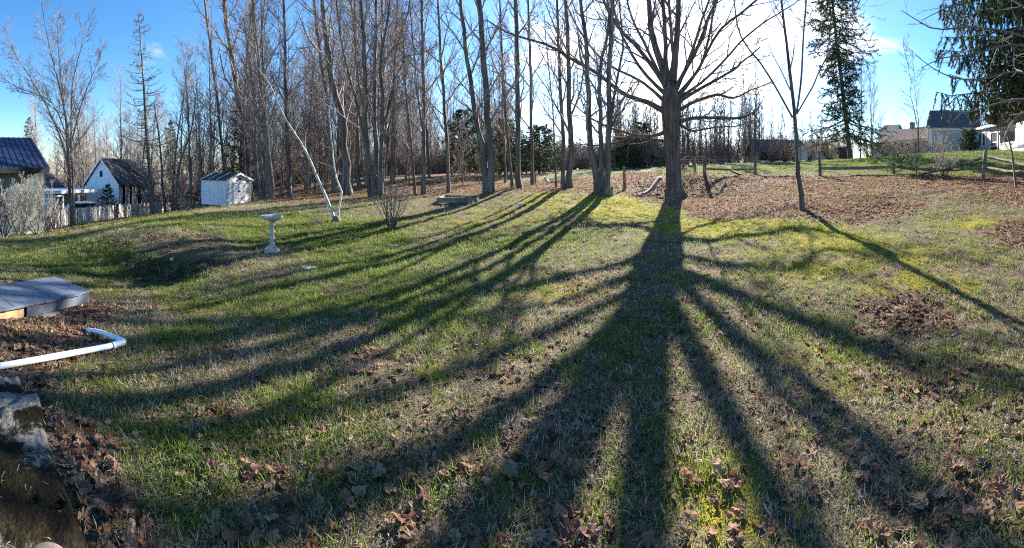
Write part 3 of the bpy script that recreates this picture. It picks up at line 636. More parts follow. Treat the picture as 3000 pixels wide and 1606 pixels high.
def hero(label, d, stems, base=None, name='bare_tree', group=None, cat='tree', ext=3.2, wsc=.74, seed=0, bark=BARK, **kw):
    rng = np.random.default_rng(1000 + seed)
    S = [px_stem(pts, w0 * wsc, w1 * wsc, d + (.0 if i == 0 else rng.uniform(-.35, .35)), ext if pts[-1][1] < 40 else 1.2, rng.uniform(-.8, .8), rng, sink=(pts[0][1] > 500)) for i, (pts, w0, w1) in enumerate(stems)]
    root = empty(name, (S[0][0][0][0], S[0][0][0][1], S[0][0][0][2] + .12), label, cat, group)
    tree_parts(root, S, rng, bark=bark, **kw); return root
TG = 'tall bare trees along the edge of the lawn'
hero('tall bare tree with forked trunk standing directly behind the white shed', 30, [([(735, 578), (722, 440), (700, 300), (672, 120), (655, 0)], 25, 15), ([(724, 560), (712, 400), (722, 200), (738, 0)], 13, 7)], seed=1, group=TG, t0=.25)
hero('slender bare tree rising behind the ridge of the white shed', 33, [([(668, 560), (650, 420), (632, 250), (610, 90), (600, 0)], 14, 8)], seed=2, group=TG)
hero('thick grey trunk with two thin side stems, first tree right of the white shed', 23, [([(795, 585), (785, 440), (771, 305), (750, 120), (741, 0)], 24, 13), ([(768, 585), (752, 480), (745, 300), (720, 100)], 9, 5), ([(778, 585), (765, 450), (760, 200), (775, 0)], 10, 5)], seed=3, group=TG, bark=BARKL, t0=.22)
hero('straight bare tree behind the dark stump post', 26, [([(850, 572), (843, 440), (839, 326), (832, 54), (830, 0)], 17, 10)], seed=4, group=TG)
hero('dark bare trunk seen through the fork of the white birch', 23, [([(980, 578), (975, 470), (960, 300), (930, 100), (920, 0)], 21, 9)], seed=5, group=TG, bark=BARKL)
hero('massive single trunk leaning away just beyond the white birch', 20, [([(1020, 572), (1010, 440), (1002, 353), (972, 228), (945, 0)], 38, 17)], seed=6, group=TG, t0=.22)
hero('many-stemmed big tree behind the budding shrub', 17, [
    ([(1090, 577), (1078, 440), (1073, 350), (1066, 165), (1058, 0)], 27, 12), ([(1104, 577), (1100, 440), (1098, 360), (1098, 180), (1102, 0)], 24, 11),
    ([(1114, 577), (1120, 440), (1122, 350), (1116, 190), (1135, 60), (1142, 0)], 19, 9), ([(1118, 560), (1130, 370), (1151, 245), (1168, 217), (1189, 163), (1233, 158)], 13, 4),
    ([(1084, 560), (1066, 400), (1030, 250), (1000, 120), (985, 0)], 12, 6), ([(1127, 420), (1145, 350), (1165, 310), (1178, 270)], 7, 3), ([(1076, 360), (1050, 230), (1036, 80), (1028, 0)], 10, 6),
    ([(1118, 380), (1150, 280), (1160, 150), (1195, 40), (1200, 0)], 10, 5)], seed=7, group=TG, k1=14, t0=.25)
hero('thin crooked bare tree close beside a straighter one on the leaf slope', 18, [([(1217, 574), (1208, 450), (1195, 330), (1188, 250), (1180, 90)], 12, 5)], seed=8, group=TG)
hero('straight bare tree with a steep side fork on the leaf slope', 18, [([(1240, 572), (1241, 440), (1242, 326), (1238, 150), (1236, 0)], 18, 10), ([(1240, 390), (1225, 280), (1212, 150), (1200, 0)], 8, 4)], seed=9, group=TG)
hero('slim dark bare tree just behind the low timber bed', 18, [([(1314, 575), (1310, 440), (1303, 326), (1292, 160), (1284, 0)], 15, 9)], seed=10, group=TG)
hero('stout pair of fused trunks right of the low timber bed', 15.5, [([(1424, 563), (1416, 440), (1392, 326), (1365, 150), (1350, 0)], 25, 13), ([(1436, 563), (1434, 430), (1424, 272), (1412, 100), (1406, 0)], 30, 18)], seed=11, group=TG, t0=.22, k1=14, k2=6, k3=5, twig=.0055, ext=2.2)
hero('tall straight trunk with a thin companion stem before the orange tape', 16.5, [([(1522, 553), (1518, 430), (1517, 272), (1511, 0)], 22, 16), ([(1502, 557), (1490, 430), (1480, 330), (1470, 150), (1465, 0)], 12, 6)], seed=12, group=TG, t0=.22, k1=14, k2=6, k3=5, twig=.0055, ext=2.2)
hero('lone straight tree standing right before the orange tape', 19, [([(1561, 545), (1558, 440), (1556, 270), (1550, 100), (1547, 0)], 15, 8)], seed=13, group=TG, t0=.22, k1=14, k2=6, k3=5, twig=.0055, ext=2.2)
hero('clump of three tall trunks between the orange tape and the paired trees', 16.5, [([(1668, 552), (1672, 440), (1668, 290), (1662, 120), (1655, 0)], 25, 13), ([(1650, 547), (1650, 430), (1641, 250), (1636, 100), (1632, 0)], 17, 10), ([(1630, 549), (1625, 440), (1618, 300), (1600, 120)], 8, 4)], seed=14, group=TG, t0=.22, k1=14, k2=6, k3=5, twig=.0055, ext=2.2)
hero('v-forked tall tree casting long shadows, beside a single trunk', 15, [([(1752, 567), (1738, 470), (1730, 420), (1722, 220), (1715, 100), (1700, 0)], 27, 13), ([(1762, 567), (1763, 430), (1757, 360), (1760, 200), (1775, 130), (1785, 60), (1780, 0)], 22, 10)], seed=15, group=TG, t0=.22, k1=14, k2=6, k3=5, twig=.0055, ext=2.2)
hero('single tall trunk with a broken stub, next to the cut stump', 15, [([(1778, 568), (1782, 430), (1785, 220), (1790, 90), (1794, 0)], 26, 15), ([(1785, 400), (1800, 280), (1822, 160), (1826, 120), (1815, 20)], 13, 6), ([(1788, 375), (1812, 335), (1832, 312)], 11, 5)], seed=16, group=TG, t0=.22, k1=14, k2=6, k3=5, twig=.0055, ext=2.2)

# the big maple
def big_maple():
    d = 17.0; rng = np.random.default_rng(2024); k = d / F / 2
    base = pix(1976, 578, d); g = gz(base[0], base[1])
    root = empty('maple_tree', (base[0], base[1], g), 'huge old maple with wide spreading limbs straight under the sun', 'tree')
    prof = [((1979, 583), 72), ((1977, 572), 58), ((1975, 548), 46), ((1973, 500), 42), ((1969, 430), 44), ((1968, 370), 50), ((1967, 322), 57), ((1966, 292), 54), ((1965, 265), 42), ((1965, 240), 24), ((1965, 220), 8)]
    P = np.array([pix(*p, d) for p, w in prof]); R = np.array([w * k for p, w in prof]); P[0][2] = g - .15
    P, R = resample(P, R, 26)
    V, Q = tubes(P[None], R[None], 28); V = V.reshape(26, 28, 3); a = 2 * PI * np.arange(28) / 28
    for i in range(26):                                  # fluted bole, buttressed at the foot
        f = math.exp(-max(0, (P[i][2] - g)) / .35)
        m = 1 + .05 * np.sin(a * 5 + i * .12) + .035 * np.sin(a * 9 + 1.3 + i * .2) + f * (.28 * np.maximum(0, np.sin(a * 3 + .6)) + .12 * np.sin(a * 5)) + rng.normal(0, .012, 28)
        V[i] = P[i] + (V[i] - P[i]) * m[:, None]
    MB().add(V.reshape(-1, 3), Q).build('trunk', BARKB, root, True)
    Ls = [([(1949, 386), (1906, 400), (1835, 391), (1753, 359), (1704, 326), (1660, 293)], 15, 4, .8), ([(1944, 413), (1862, 402), (1780, 421), (1694, 421)], 11, 3, -1.2),
          ([(1954, 330), (1889, 296), (1830, 277), (1748, 215), (1672, 174), (1617, 136), (1509, 103), (1427, 54)], 22, 4, -2.5), ([(1954, 280), (1889, 217), (1846, 158), (1819, 108), (1800, 60), (1790, -10)], 16, 6, 2.),
          ([(1950, 250), (1868, 136), (1830, 98), (1780, 22), (1755, -40)], 20, 9, -1.), ([(1956, 240), (1925, 150), (1906, 82), (1897, 0), (1885, -120)], 30, 13, 1.2), ([(1958, 240), (1949, 180), (1944, 54), (1932, -120)], 21, 10, -1.),
          ([(1966, 240), (1975, 180), (1982, 54), (1990, -140)], 32, 14, .3), ([(1972, 240), (1975, 170), (1971, 109), (1962, -100)], 20, 9, 1.8), ([(1980, 260), (2000, 220), (2042, 147), (2074, 54), (2130, -60)], 20, 9, -1.5),
          ([(1982, 285), (2015, 245), (2052, 201), (2085, 98), (2110, -40)], 18, 8, 1.5), ([(1985, 300), (2052, 261), (2107, 228), (2150, 206), (2182, 180), (2230, 140)], 16, 5, -2.), ([(1985, 325), (2052, 294), (2107, 283), (2150, 290), (2172, 286), (2208, 266), (2262, 250)], 16, 4, .6),
          ([(1985, 356), (2052, 345), (2150, 348), (2185, 340), (2215, 318), (2222, 300)], 17, 5, -.8), ([(1985, 360), (2020, 380), (2050, 381), (2107, 375), (2170, 372), (2215, 355)], 12, 4, 1.6),
          ([(1978, 265), (1993, 234), (2025, 141), (2052, 54), (2096, -60)], 18, 9, 2.4), ([(1985, 285), (2040, 210), (2100, 98), (2181, 38), (2246, -10)], 14, 6, -3.), ([(1952, 262), (1915, 180), (1876, 95), (1850, 40), (1825, -60)], 17, 8, 3.),
          ([(1950, 300), (1880, 240), (1760, 170), (1680, 60), (1640, -40)], 14, 6, 3.4), ([(1985, 290), (2080, 220), (2170, 120), (2250, 60), (2330, 10)], 13, 5, 3.4)]
    LP = []; LR = []
    for pts, w0, w1, dz in Ls:
        pp = []
        n = len(pts)
        for i, p in enumerate(pts):
            q = pix(p[0], p[1], d + dz * (i / (n - 1)) ** 1.2)
            pp.append(q)
        pp, r = resample(pp, np.linspace(w0, w1, n) * k * (.8 if pts[-1][1] < -80 else .7), 16); r[0] *= 1.35; r[1] *= 1.12
        pp[2:] += np.cumsum(rng.normal(0, .018, (14, 3)), 0)
        if pts[-1][1] < 30:                                   # carry on above the frame
            t = pp[-1] - pp[-2]; t /= np.linalg.norm(t); ex = pp[-1] + (t * .8 + np.array((0, 0, .25))) * rng.uniform(3, 5); q, rr = resample(np.concatenate([pp, [ex]]), np.concatenate([r, [r[-1] * .3]]), 18); pp, r = q, rr
        else: pp, r = resample(pp, r, 18)
        V, Q = tubes(pp[None], r[None], 9); MB().add(V, Q).build('limb', BARKB, root, True); LP.append(pp); LR.append(r)
    LP, LR = np.array(LP), np.array(LR)
    A, AR = grow(LP, LR, 14, .12, .98, (.14, .42), (.35, .9), .45, .13, 8, .5, rng, rmin=.016); B, BR = grow(A, AR, 6, .15, .98, (.3, .6), (.35, .9), .35, .14, 6, .55, rng, rmin=.01); Cc, CR = grow(B, BR, 4, .2, .98, (.3, .6), (.35, .9), .3, .14, 4, .6, rng, rmin=.007)
    mb = MB()
    for q, r, s in ((A, AR, 5), (B, BR, 4), (Cc, CR, 3)): mb.add(*tubes(q, r, s))
    # thin suckers on the bole
    S, SRr = grow(P[None], R[None], 22, .25, .8, (.1, .25), (1.0, 1.5), .3, .2, 6, .05, rng, rmin=.005); S2, S2R = grow(S, SRr, 3, .3, .98, (.3, .5), (.4, .9), .2, .2, 4, .6, rng)
    mb.add(*tubes(S, SRr, 3)); mb.add(*tubes(S2, S2R, 3))
    mb.build('crown', TWIG, root, True)
big_maple()
hero('young bare tree with a wooden birdhouse nailed to its trunk', 10.5, [([(2351, 614), (2334, 462), (2326, 326), (2320, 261), (2298, 82), (2290, 0)], 21, 9), ([(2334, 330), (2345, 250), (2356, 82), (2362, 0)], 9, 6), ([(2322, 345), (2247, 212), (2171, 109), (2150, 0)], 9, 5), ([(2334, 335), (2383, 250), (2415, 180), (2470, 90), (2520, 0)], 7, 4)], seed=20, ext=3, k1=8, k2=5, k3=5, t0=.35, twig=.004, up=.35)
hero('bare many-stemmed tree with pinkish twig tips in front of the picket fence', 20, [([(214, 664), (206, 560), (200, 470), (190, 330), (160, 200), (132, 75)], 17, 3), ([(218, 660), (212, 520), (208, 400), (212, 250), (240, 130)], 11, 3), ([(200, 480), (160, 360), (90, 230), (45, 160)], 8, 2.5), ([(206, 430), (240, 300), (275, 210), (285, 190)], 7, 2.5), ([(196, 400), (150, 300), (60, 260), (12, 230)], 6, 2), ([(208, 440), (180, 250), (170, 120)], 7, 2.5)], seed=21, ext=0, k1=20, k2=8, k3=7, t0=.2, bark=BARKL, up=.55, twig=.006, l1=(.16, .3))
hero('bare leaning tree trio at the end of the picket fence near the shed', 31, [([(486, 622), (478, 560), (470, 440), (455, 330)], 13, 5), ([(505, 618), (508, 520), (520, 400), (535, 300)], 11, 4), ([(513, 616), (522, 500), (560, 380), (575, 270)], 9, 4)], seed=22, ext=0, k1=10, k2=6, k3=5, t0=.25)
# white birch, leaning, with the crooked second stem
def birch():
    rng = np.random.default_rng(31); d = 11
    S = [px_stem([(986, 652), (965, 600), (935, 535), (900, 450), (870, 400), (835, 345), (800, 270), (785, 235), (757, 205), (748, 160)], 10, 1.8, d, 0, 0.6), px_stem([(987, 645), (997, 585), (1001, 555), (990, 535), (981, 500), (975, 450), (968, 380), (963, 310)], 7, 2, d + .15, 0, .5)]
    root = empty('birch_tree', (S[0][0][0][0], S[0][0][0][1], S[0][0][0][2] + .12), 'white birch with a long leaning trunk and a crooked second stem', 'tree')
    tree_parts(root, S, rng, k1=9, k2=4, k3=3, t0=.35, l1=(.08, .2), a1=(.5, 1.1), bark=BIRCH, tm=TWIGG, up=.2, twig=.004)
    b = S[0][0][0]; mb = MB(); mb.lathe((b[0], b[1], b[2]), [(.16, 0), (.15, .12), (.11, .2), (.085, .28)], 12); mb.build('trunk_foot', BARK, root, True)
birch()
# larch
def larch():
    rng = np.random.default_rng(41); d = 24; P, R = px_stem([(447, 636), (440, 520), (430, 400), (421, 250), (413, 140), (405, 30)], 15, 1.5, d, 0, 0); root = empty('larch_tree', (P[0][0], P[0][1], P[0][2] + .12), 'tall narrow bare larch with small cones in front of the picket fence', 'tree')
    Pt, Rt = resample(P, R, 24); MB().add(*tubes(Pt[None], Rt[None], 9)).build('trunk', BARK, root, True)
    A = []; AR = []; zt = Pt[-1][2]
    for i in range(125):
        t = rng.uniform(.12, .97) ** 1.0; q = Pt[int(t * 23)] * (1 - (t * 23) % 1) + Pt[min(23, int(t * 23) + 1)] * ((t * 23) % 1); az = rng.uniform(0, 6.28); L = max(.25, min(2.4, 2.7 * (1 - t) ** .75 + .2)) * rng.uniform(.55, 1.1)
        if t < .35: L *= .75
        dv = np.array((math.cos(az), math.sin(az), .05)); pts = []
        for s in np.linspace(0, 1, 8): pts.append(q + dv * L * s + np.array((0, 0, L * (-.28 * s + .52 * s * s)))+ rng.normal(0, .02, 3) * s)
        A.append(pts); AR.append(np.linspace(max(.016, .03 * L / 1.5), .01, 8))
    A, AR = np.array(A), np.array(AR); mb = MB(); mb.add(*tubes(A, AR, 4)); B, BR = grow(A, AR, 8, .2, .98, (.1, .25), (.6, 1.3), .1, .15, 4, .5, rng, rmin=.008); mb.add(*tubes(B, BR, 3)); mb.build('branches', TWIGP, root, True)['kind'] = 'stuff'
    mb = MB(); n = 420; bi = rng.integers(0, len(A), n); s = rng.integers(2, 8, n); c = A[bi, s] + rng.normal(0, .05, (n, 3)); r = .035
    for p in c: mb.add(p + np.array([(r, 0, 0), (0, r, 0), (-r, 0, 0), (0, -r, 0), (0, 0, r * 1.4), (0, 0, -r * 1.2)]), None, [(0, 1, 4), (1, 2, 4), (2, 3, 4), (3, 0, 4), (1, 0, 5), (2, 1, 5), (3, 2, 5), (0, 3, 5)])
    mb.build('cones', BARK, root)['kind'] = 'stuff'
larch()

# conifers
def needle_sprays(P, R, rng, per, ln, wd, hang=0.0):
    """thin triangular needle tufts along polylines P (B,n,3)"""
    B, n, _ = P.shape; t = rng.random((B, per)) * (n - 1.01); i = t.astype(int); f = (t - i)[..., None]; b = np.arange(B)[:, None]
    p = (P[b, i] * (1 - f) + P[b, i + 1] * f).reshape(-1, 3); tan = (P[b, i + 1] - P[b, i]).reshape(-1, 3); tan /= np.linalg.norm(tan, axis=1, keepdims=True) + 1e-9
    rv = rng.normal(0, 1, p.shape); rv -= (rv * tan).sum(1, keepdims=True) * tan; rv /= np.linalg.norm(rv, axis=1, keepdims=True) + 1e-9
    dirv = tan * rng.uniform(.3, 1.0, (len(p), 1)) + rv * rng.uniform(.4, .9, (len(p), 1)); dirv[:, 2] -= hang; dirv /= np.linalg.norm(dirv, axis=1, keepdims=True)
    sd = np.cross(dirv, rng.normal(0, 1, p.shape)); sd /= np.linalg.norm(sd, axis=1, keepdims=True) + 1e-9
    L = ln * rng.uniform(.6, 1.2, (len(p), 1)); V = np.stack([p - sd * wd, p + sd * wd, p + dirv * L], 1).reshape(-1, 3)
    return V, np.arange(len(p) * 3).reshape(-1, 3)
def conifer(root, base, H, rad, rng, nb=90, droop=.35, z0=.12, per=26, ln=.16, wd=.022, needle=NEEDLE, tr=.16, lean=(0, 0), hang=.25, sub=7, profile=None, subl=(.25, .5), upt=.25, bark=BARK, keep=None):
    top = base + np.array((lean[0], lean[1], H)); Pt, Rt = resample([base - (0, 0, .1), base + (top - base) * .5, top], [tr, tr * .6, .015], 16); MB().add(*tubes(Pt[None], Rt[None], 8)).build('trunk', bark, root, True)
    A = []; AR = []
    for k in range(nb):
        t = z0 + (1 - z0) * (k + rng.random()) / nb; q = base + (top - base) * t; az = k * 2.4 + rng.normal(0, .4); L = rad * ((1 - (t - z0) / (1 - z0)) ** .8 if profile is None else profile(t)) * rng.uniform(.6, 1.1) + .12
        if keep is not None and not keep(t, az): continue
        dv = np.array((math.cos(az), math.sin(az), 0)); s = np.linspace(0, 1, 8)[:, None]; A.append(q + dv * L * s + np.array((0, 0, 1.)) * L * (-droop * s + upt * s ** 2.5) + rng.normal(0, .03, (8, 3)) * s); AR.append(np.linspace(.012 + .012 * L, .005, 8))
    A, AR = np.array(A), np.array(AR); mb = MB(); mb.add(*tubes(A, AR, 4)); mb.build('branches', bark, root, True)['kind'] = 'stuff'
    B, BR = grow(A, AR, sub, .15, .99, subl, (.5, 1.1), -hang, .1, 5, .5, rng, rmin=.004); mb = MB(); mb.add(*tubes(B, BR, 3)[:2])
    V, T = needle_sprays(B, BR, rng, per, ln, wd, hang * .3); mb.add(V, None, T); V, T = needle_sprays(A, AR, rng, per, ln, wd, hang * .3); mb.add(V, None, T)
    mb.build('foliage', needle, root)['kind'] = 'stuff'
def con(name, label, px, d, H, rad, seed, group=None, leanpx=0, **kw):
    b = on(px, d); rng = np.random.default_rng(seed); root = empty(name, b, label, 'tree', group); a = (px - 1500) / F; ll = leanpx * d / F
    conifer(root, b, H, rad, rng, lean=(ll * math.cos(a), -ll * math.sin(a)), **kw); return root
con('spruce_tree', 'tall thin spruce with dark drooping boughs between the barn and the farmhouse', 2492, 30, 17.5, 4.0, 51, leanpx=-75, nb=200, z0=.1, droop=.5, ln=.2, wd=.022, per=34, sub=9,
    profile=lambda t: (.95 if t < .2 else .5 if t < .3 else .42 if t < .5 else 1.) * min(1, 1.5 * (1 - t) + .1), tr=.22)
# big drooping spruce whose trunk stands just outside the frame
def big_spruce():
    rng = np.random.default_rng(61); d = 13; b = on(3075, d); root = empty('weeping_spruce', b, 'big weeping spruce hanging dark boughs before the farmhouse', 'tree')
    H = 16.; top = b + np.array((.3, 0, H)); Pt, Rt = resample([b - (0, 0, .1), b + (0, 0, 6), top], [.36, .28, .03], 18); MB().add(*tubes(Pt[None], Rt[None], 10)).build('trunk', BARK, root, True)
    A = []; AR = []
    for k in range(230):
        z = 2.9 + (H - 3.2) * ((k + rng.random()) / 230) ** 1.25; az = k * 2.4 + rng.normal(0, .3); L = (4.1 if z < 7 else 4.1 * (H - z) / (H - 7) + .3) * rng.uniform(.55, 1.0); q = b + np.array((0, 0, z)); dv = np.array((math.cos(az), math.sin(az), 0)); s = np.linspace(0, 1, 9)[:, None]
        A.append(q + dv * L * s + np.array((0, 0, 1.)) * L * (.12 * s - .45 * s ** 1.6 + .22 * s ** 4) + rng.normal(0, .03, (9, 3)) * s); AR.append(np.linspace(.05, .008, 9))
    A, AR = np.array(A), np.array(AR); MB().add(*tubes(A, AR, 5)).build('branches', BARK, root, True)['kind'] = 'stuff'
    # hanging branchlets
    n = 30; nb = len(A); t = .25 + .75 * (np.arange(n)[None] + rng.random((nb, n))) / n; fi = np.clip(t * 8, 0, 7.99); i = fi.astype(int); f = (fi - i)[..., None]; bi = np.arange(nb)[:, None]
    p = (A[bi, i] * (1 - f) + A[bi, i + 1] * f).reshape(-1, 3); m = len(p); L = rng.uniform(.25, .75, m); B = np.zeros((m, 6, 3)); off = rng.normal(0, .22, (m, 3)); off[:, 2] = 0
    for j in range(6):
        s = j / 5; B[:, j] = p + off * s ** .6 + np.stack([np.zeros(m), np.zeros(m), -L * s], 1) + rng.normal(0, .008, (m, 3))
    mb = MB(); mb.add(*tubes(B, np.full((m, 6), .006), 3)); V, T = needle_sprays(B, None, rng, 80, .115, .0125, .35); mb.add(V, None, T); V, T = needle_sprays(A, None, rng, 220, .12, .012, .2); mb.add(V, None, T); mb.build('foliage', NEEDLE, root)
    # dead lower limb with a sawn end
    q, r = resample([b + (0, 0, 3.3), pix(3000, 335, d), pix(2950, 352, d - .1), pix(2905, 352, d - .2), pix(2886, 342, d - .2)], [.2, .17, .15, .16, .14], 14); MB().tube(q, r, 10).build('sawn_limb', LOGM, root, True)
big_spruce()
# bare branches reaching in from a tree just outside the frame
def edge_tree():
    rng = np.random.default_rng(71); d = 8.0; b = on(3120, d); root = empty('bare_tree', b, 'bare tree at the frame edge whose thin arching twigs cross the weeping spruce', 'tree')
    P = [b - (0, 0, .1), b + (0, 0, 2.5), b + (.2, .3, 6)]; Pt, Rt = resample(P, [.14, .1, .03], 14); MB().add(*tubes(Pt[None], Rt[None], 9)).build('trunk', BARK, root, True); LP = []; LR = []
    for pts, dz in (([(3120, 150), (2960, 95), (2850, 80), (2740, 85), (2680, 55), (2640, 30)], 1.), ([(3120, 180), (2980, 130), (2850, 160), (2760, 170), (2700, 200)], .5), ([(3120, 260), (2980, 210), (2860, 235), (2760, 215), (2680, 160)], 1.2), ([(3120, 120), (3000, 20), (2900, -20), (2780, 20), (2700, 60)], 1.5), ([(3120, 320), (3000, 330), (2960, 370), (2930, 430)], -.5), ([(3120, 300), (2990, 290), (2900, 310), (2830, 330), (2760, 320)], .4)):
        n = len(pts); q, r = resample([pix(x, y, d + dz * i / (n - 1)) for i, (x, y) in enumerate(pts)], np.linspace(.03, .008, n), 14); LP.append(q); LR.append(r)
    LP, LR = np.array(LP), np.array(LR); mb = MB(); mb.add(*tubes(LP, LR, 5)); A, AR = grow(LP, LR, 9, .15, .98, (.15, .35), (.4, 1.), .1, .16, 7, .6, rng, rmin=.006); B, BR = grow(A, AR, 4, .2, .98, (.3, .6), (.4, .9), .1, .16, 5, .6, rng, rmin=.004); mb.add(*tubes(A, AR, 4)); mb.add(*tubes(B, BR, 3)); mb.build('crown', TWIG, root, True)
edge_tree()

# shared tree kinds for the woods
def kind_tree(seed, H, nst, w, k1, k2, k3, spread=.06, t0=.35, tm=TWIGP, l1=(.14, .3), up=.55, bark=BARK, twig=.0095):
    rng = np.random.default_rng(seed); S = []
    for i in range(nst):
        az = rng.uniform(0, 6.28); o = np.array((math.cos(az), math.sin(az), 0)) * (.18 if nst > 1 else 0); lean = np.array((math.cos(az), math.sin(az), 0)) * H * spread * rng.uniform(.3, 1)
        h = H * rng.uniform(.8, 1.05); S.append((np.array([o - (0, 0, .3), o + (0, 0, .3), o + lean * .2 + (0, 0, h * .35), o + lean * .6 + (0, 0, h * .7), o + lean + (0, 0, h)]), np.array([w * 1.4, w, w * .75, w * .42, .02]) * .78))
    tr = []
    for pts, r in S:
        P, R = resample(pts, r, 12); P[1:-1] += rng.normal(0, .05, (10, 3)); tr.append((P, R))
    SP = np.array([a for a, b in tr]); SR = np.array([b for a, b in tr]); mt = MB(); mt.add(*tubes(SP, SR, 7))
    A, AR = grow(SP, SR, k1, t0, .99, l1, (.35, .8), up, .1, 6, .5, rng, rmin=twig * 1.6); B, BR = grow(A, AR, k2, .15, .98, (.35, .6), (.4, .9), up * .8, .12, 5, .6, rng, rmin=twig * 1.2); mc = MB(); mc.add(*tubes(A, AR, 4)); mc.add(*tubes(B, BR, 3))
    if k3: Cq, CR = grow(B, BR, k3, .15, .98, (.35, .6), (.4, .9), up * .6, .12, 3, .6, rng, rmin=twig); mc.add(*tubes(Cq, CR, 3))
    return mesh('trunk', np.concatenate(mt.v), [np.concatenate(mt.q)], bark, True), mesh('crown', np.concatenate(mc.v), [np.concatenate(mc.q)], tm, True)
KIND = [kind_tree(500, 17, 1, .16, 28, 7, 7, t0=.2), kind_tree(501, 19, 1, .2, 30, 7, 7, bark=BARKL, t0=.2), kind_tree(502, 15, 2, .13, 20, 7, 6, t0=.2), kind_tree(503, 18, 1, .15, 28, 7, 7, tm=TWIG, t0=.18), kind_tree(504, 14, 3, .1, 15, 7, 6, t0=.2), kind_tree(505, 12, 1, .1, 28, 7, 7, t0=.15), kind_tree(506, 16, 2, .14, 20, 7, 6, bark=BARKL, t0=.2), kind_tree(507, 20, 1, .22, 30, 7, 7, t0=.2)]
SAP = [kind_tree(520, 7, 3, .045, 11, 6, 4, t0=.12, spread=.16, tm=TWIGY, twig=.007), kind_tree(521, 8, 2, .05, 13, 6, 5, t0=.12, spread=.12, twig=.007), kind_tree(522, 5, 4, .035, 9, 6, 4, t0=.08, spread=.22, tm=TWIGY, twig=.006)]
POLE = [kind_tree(540, 13, 1, .13, 24, 6, 5, t0=.2, l1=(.08, .17), tm=TWIG, twig=.016), kind_tree(541, 12, 1, .15, 24, 6, 5, t0=.2, l1=(.1, .2), tm=TWIG, twig=.016), kind_tree(542, 13, 2, .12, 18, 6, 5, t0=.25, l1=(.08, .17), spread=.04, tm=TWIG, twig=.016)]
def put_tree(kd, px, d, s, rng, name, label, group, rz=None, zs=1.):
    b = on(px, d); r = empty(name, b, label, 'tree', group); r.scale = (s, s, s * zs); r.rotation_euler = (rng.normal(0, .035), -.03 + rng.normal(0, .035), rng.uniform(0, 6.28))
    for nme, me in zip(('trunk', 'crown'), kd): link(nme, me, r)
def wood(n, px0, px1, d0, d1, kinds, s0, s1, seed, name, label, group, mind=1.2):
    rng = np.random.default_rng(seed); got = []; tries = 0
    while len(got) < n and tries < n * 40:
        tries += 1; px = rng.uniform(px0, px1); d = math.sqrt(rng.uniform(d0 * d0, d1 * d1)); x, y = flat(px, d)
        if any((x - a) ** 2 + (y - b) ** 2 < mind ** 2 for a, b in got): continue
        if px < 470 and d < 34 + (470 - px) * .05: continue
        if 560 < px < 760 and d < 31: continue
        got.append((x, y)); put_tree(kinds[rng.integers(len(kinds))], px, d, rng.uniform(s0, s1), rng, name, label, group)
wood(58, 560, 1160, 25, 48, KIND, .75, 1.1, 81, 'bare_tree', 'bare grey woodland tree standing behind the white shed and birch', 'bare trees in the woods behind the shed and birch')
wood(15, 1160, 1500, 24, 46, KIND[:7], .6, .85, 82, 'bare_tree', 'bare woodland tree behind the front row of trunks on the leaf slope', 'bare trees behind the front row of trunks')
wood(34, 90, 560, 40, 70, KIND, .7, 1.0, 83, 'bare_tree', 'bare brownish woodland tree behind the white barn and picket fence', 'bare trees behind the barn and picket fence')
wood(34, 480, 1050, 24, 40, SAP, .7, 1.2, 84, 'sapling', 'thin bare understorey sapling among the woods behind the shed', 'saplings among the woods behind the shed')
wood(10, 1060, 1500, 20, 32, SAP, .5, .9, 85, 'sapling', 'thin bare sapling behind the trunks on the leaf slope', 'saplings behind the leaf slope')
wood(84, 1800, 2240, 44, 68, POLE, .75, 1.0, 86, 'pole_tree', 'thin straight pole-like bare tree in the stand beyond the meadow', 'pole-like trees beyond the meadow', mind=.7)
wood(16, 2200, 2460, 60, 80, POLE, .7, .95, 87, 'pole_tree', 'thin bare tree standing behind the low brown barn', 'bare trees behind the low brown barn')
put_tree(KIND[4], 2178, 42, .52, np.random.default_rng(4), 'bare_tree', 'fan-shaped bare tree at the end of the pole stand near the brown barn', None)
put_tree(KIND[5], 2520, 33, .95, np.random.default_rng(5), 'bare_tree', 'round-crowned bare tree just behind the thin spruce', None)
put_tree(KIND[4], 2555, 36, .62, np.random.default_rng(9), 'bare_tree', 'low bare spreading tree between the thin spruce and the farmhouse wing', None)
put_tree(SAP[1], 2698, 34, 1.35, np.random.default_rng(6), 'bare_tree', 'bare slender tree in front of the rusty roofed wing', None)
put_tree(SAP[0], 2390, 36, .75, np.random.default_rng(7), 'bare_tree', 'scrubby bare tree beside the low brown barn', None)
put_tree(SAP[2], 2310, 40, 1.1, np.random.default_rng(8), 'bare_tree', 'tangled bare tree covering the low brown barn roof', None)
put_tree(SAP[2], 2270, 44, 1.0, np.random.default_rng(18), 'bare_tree', 'small bare tree at the open end of the low brown barn', None)
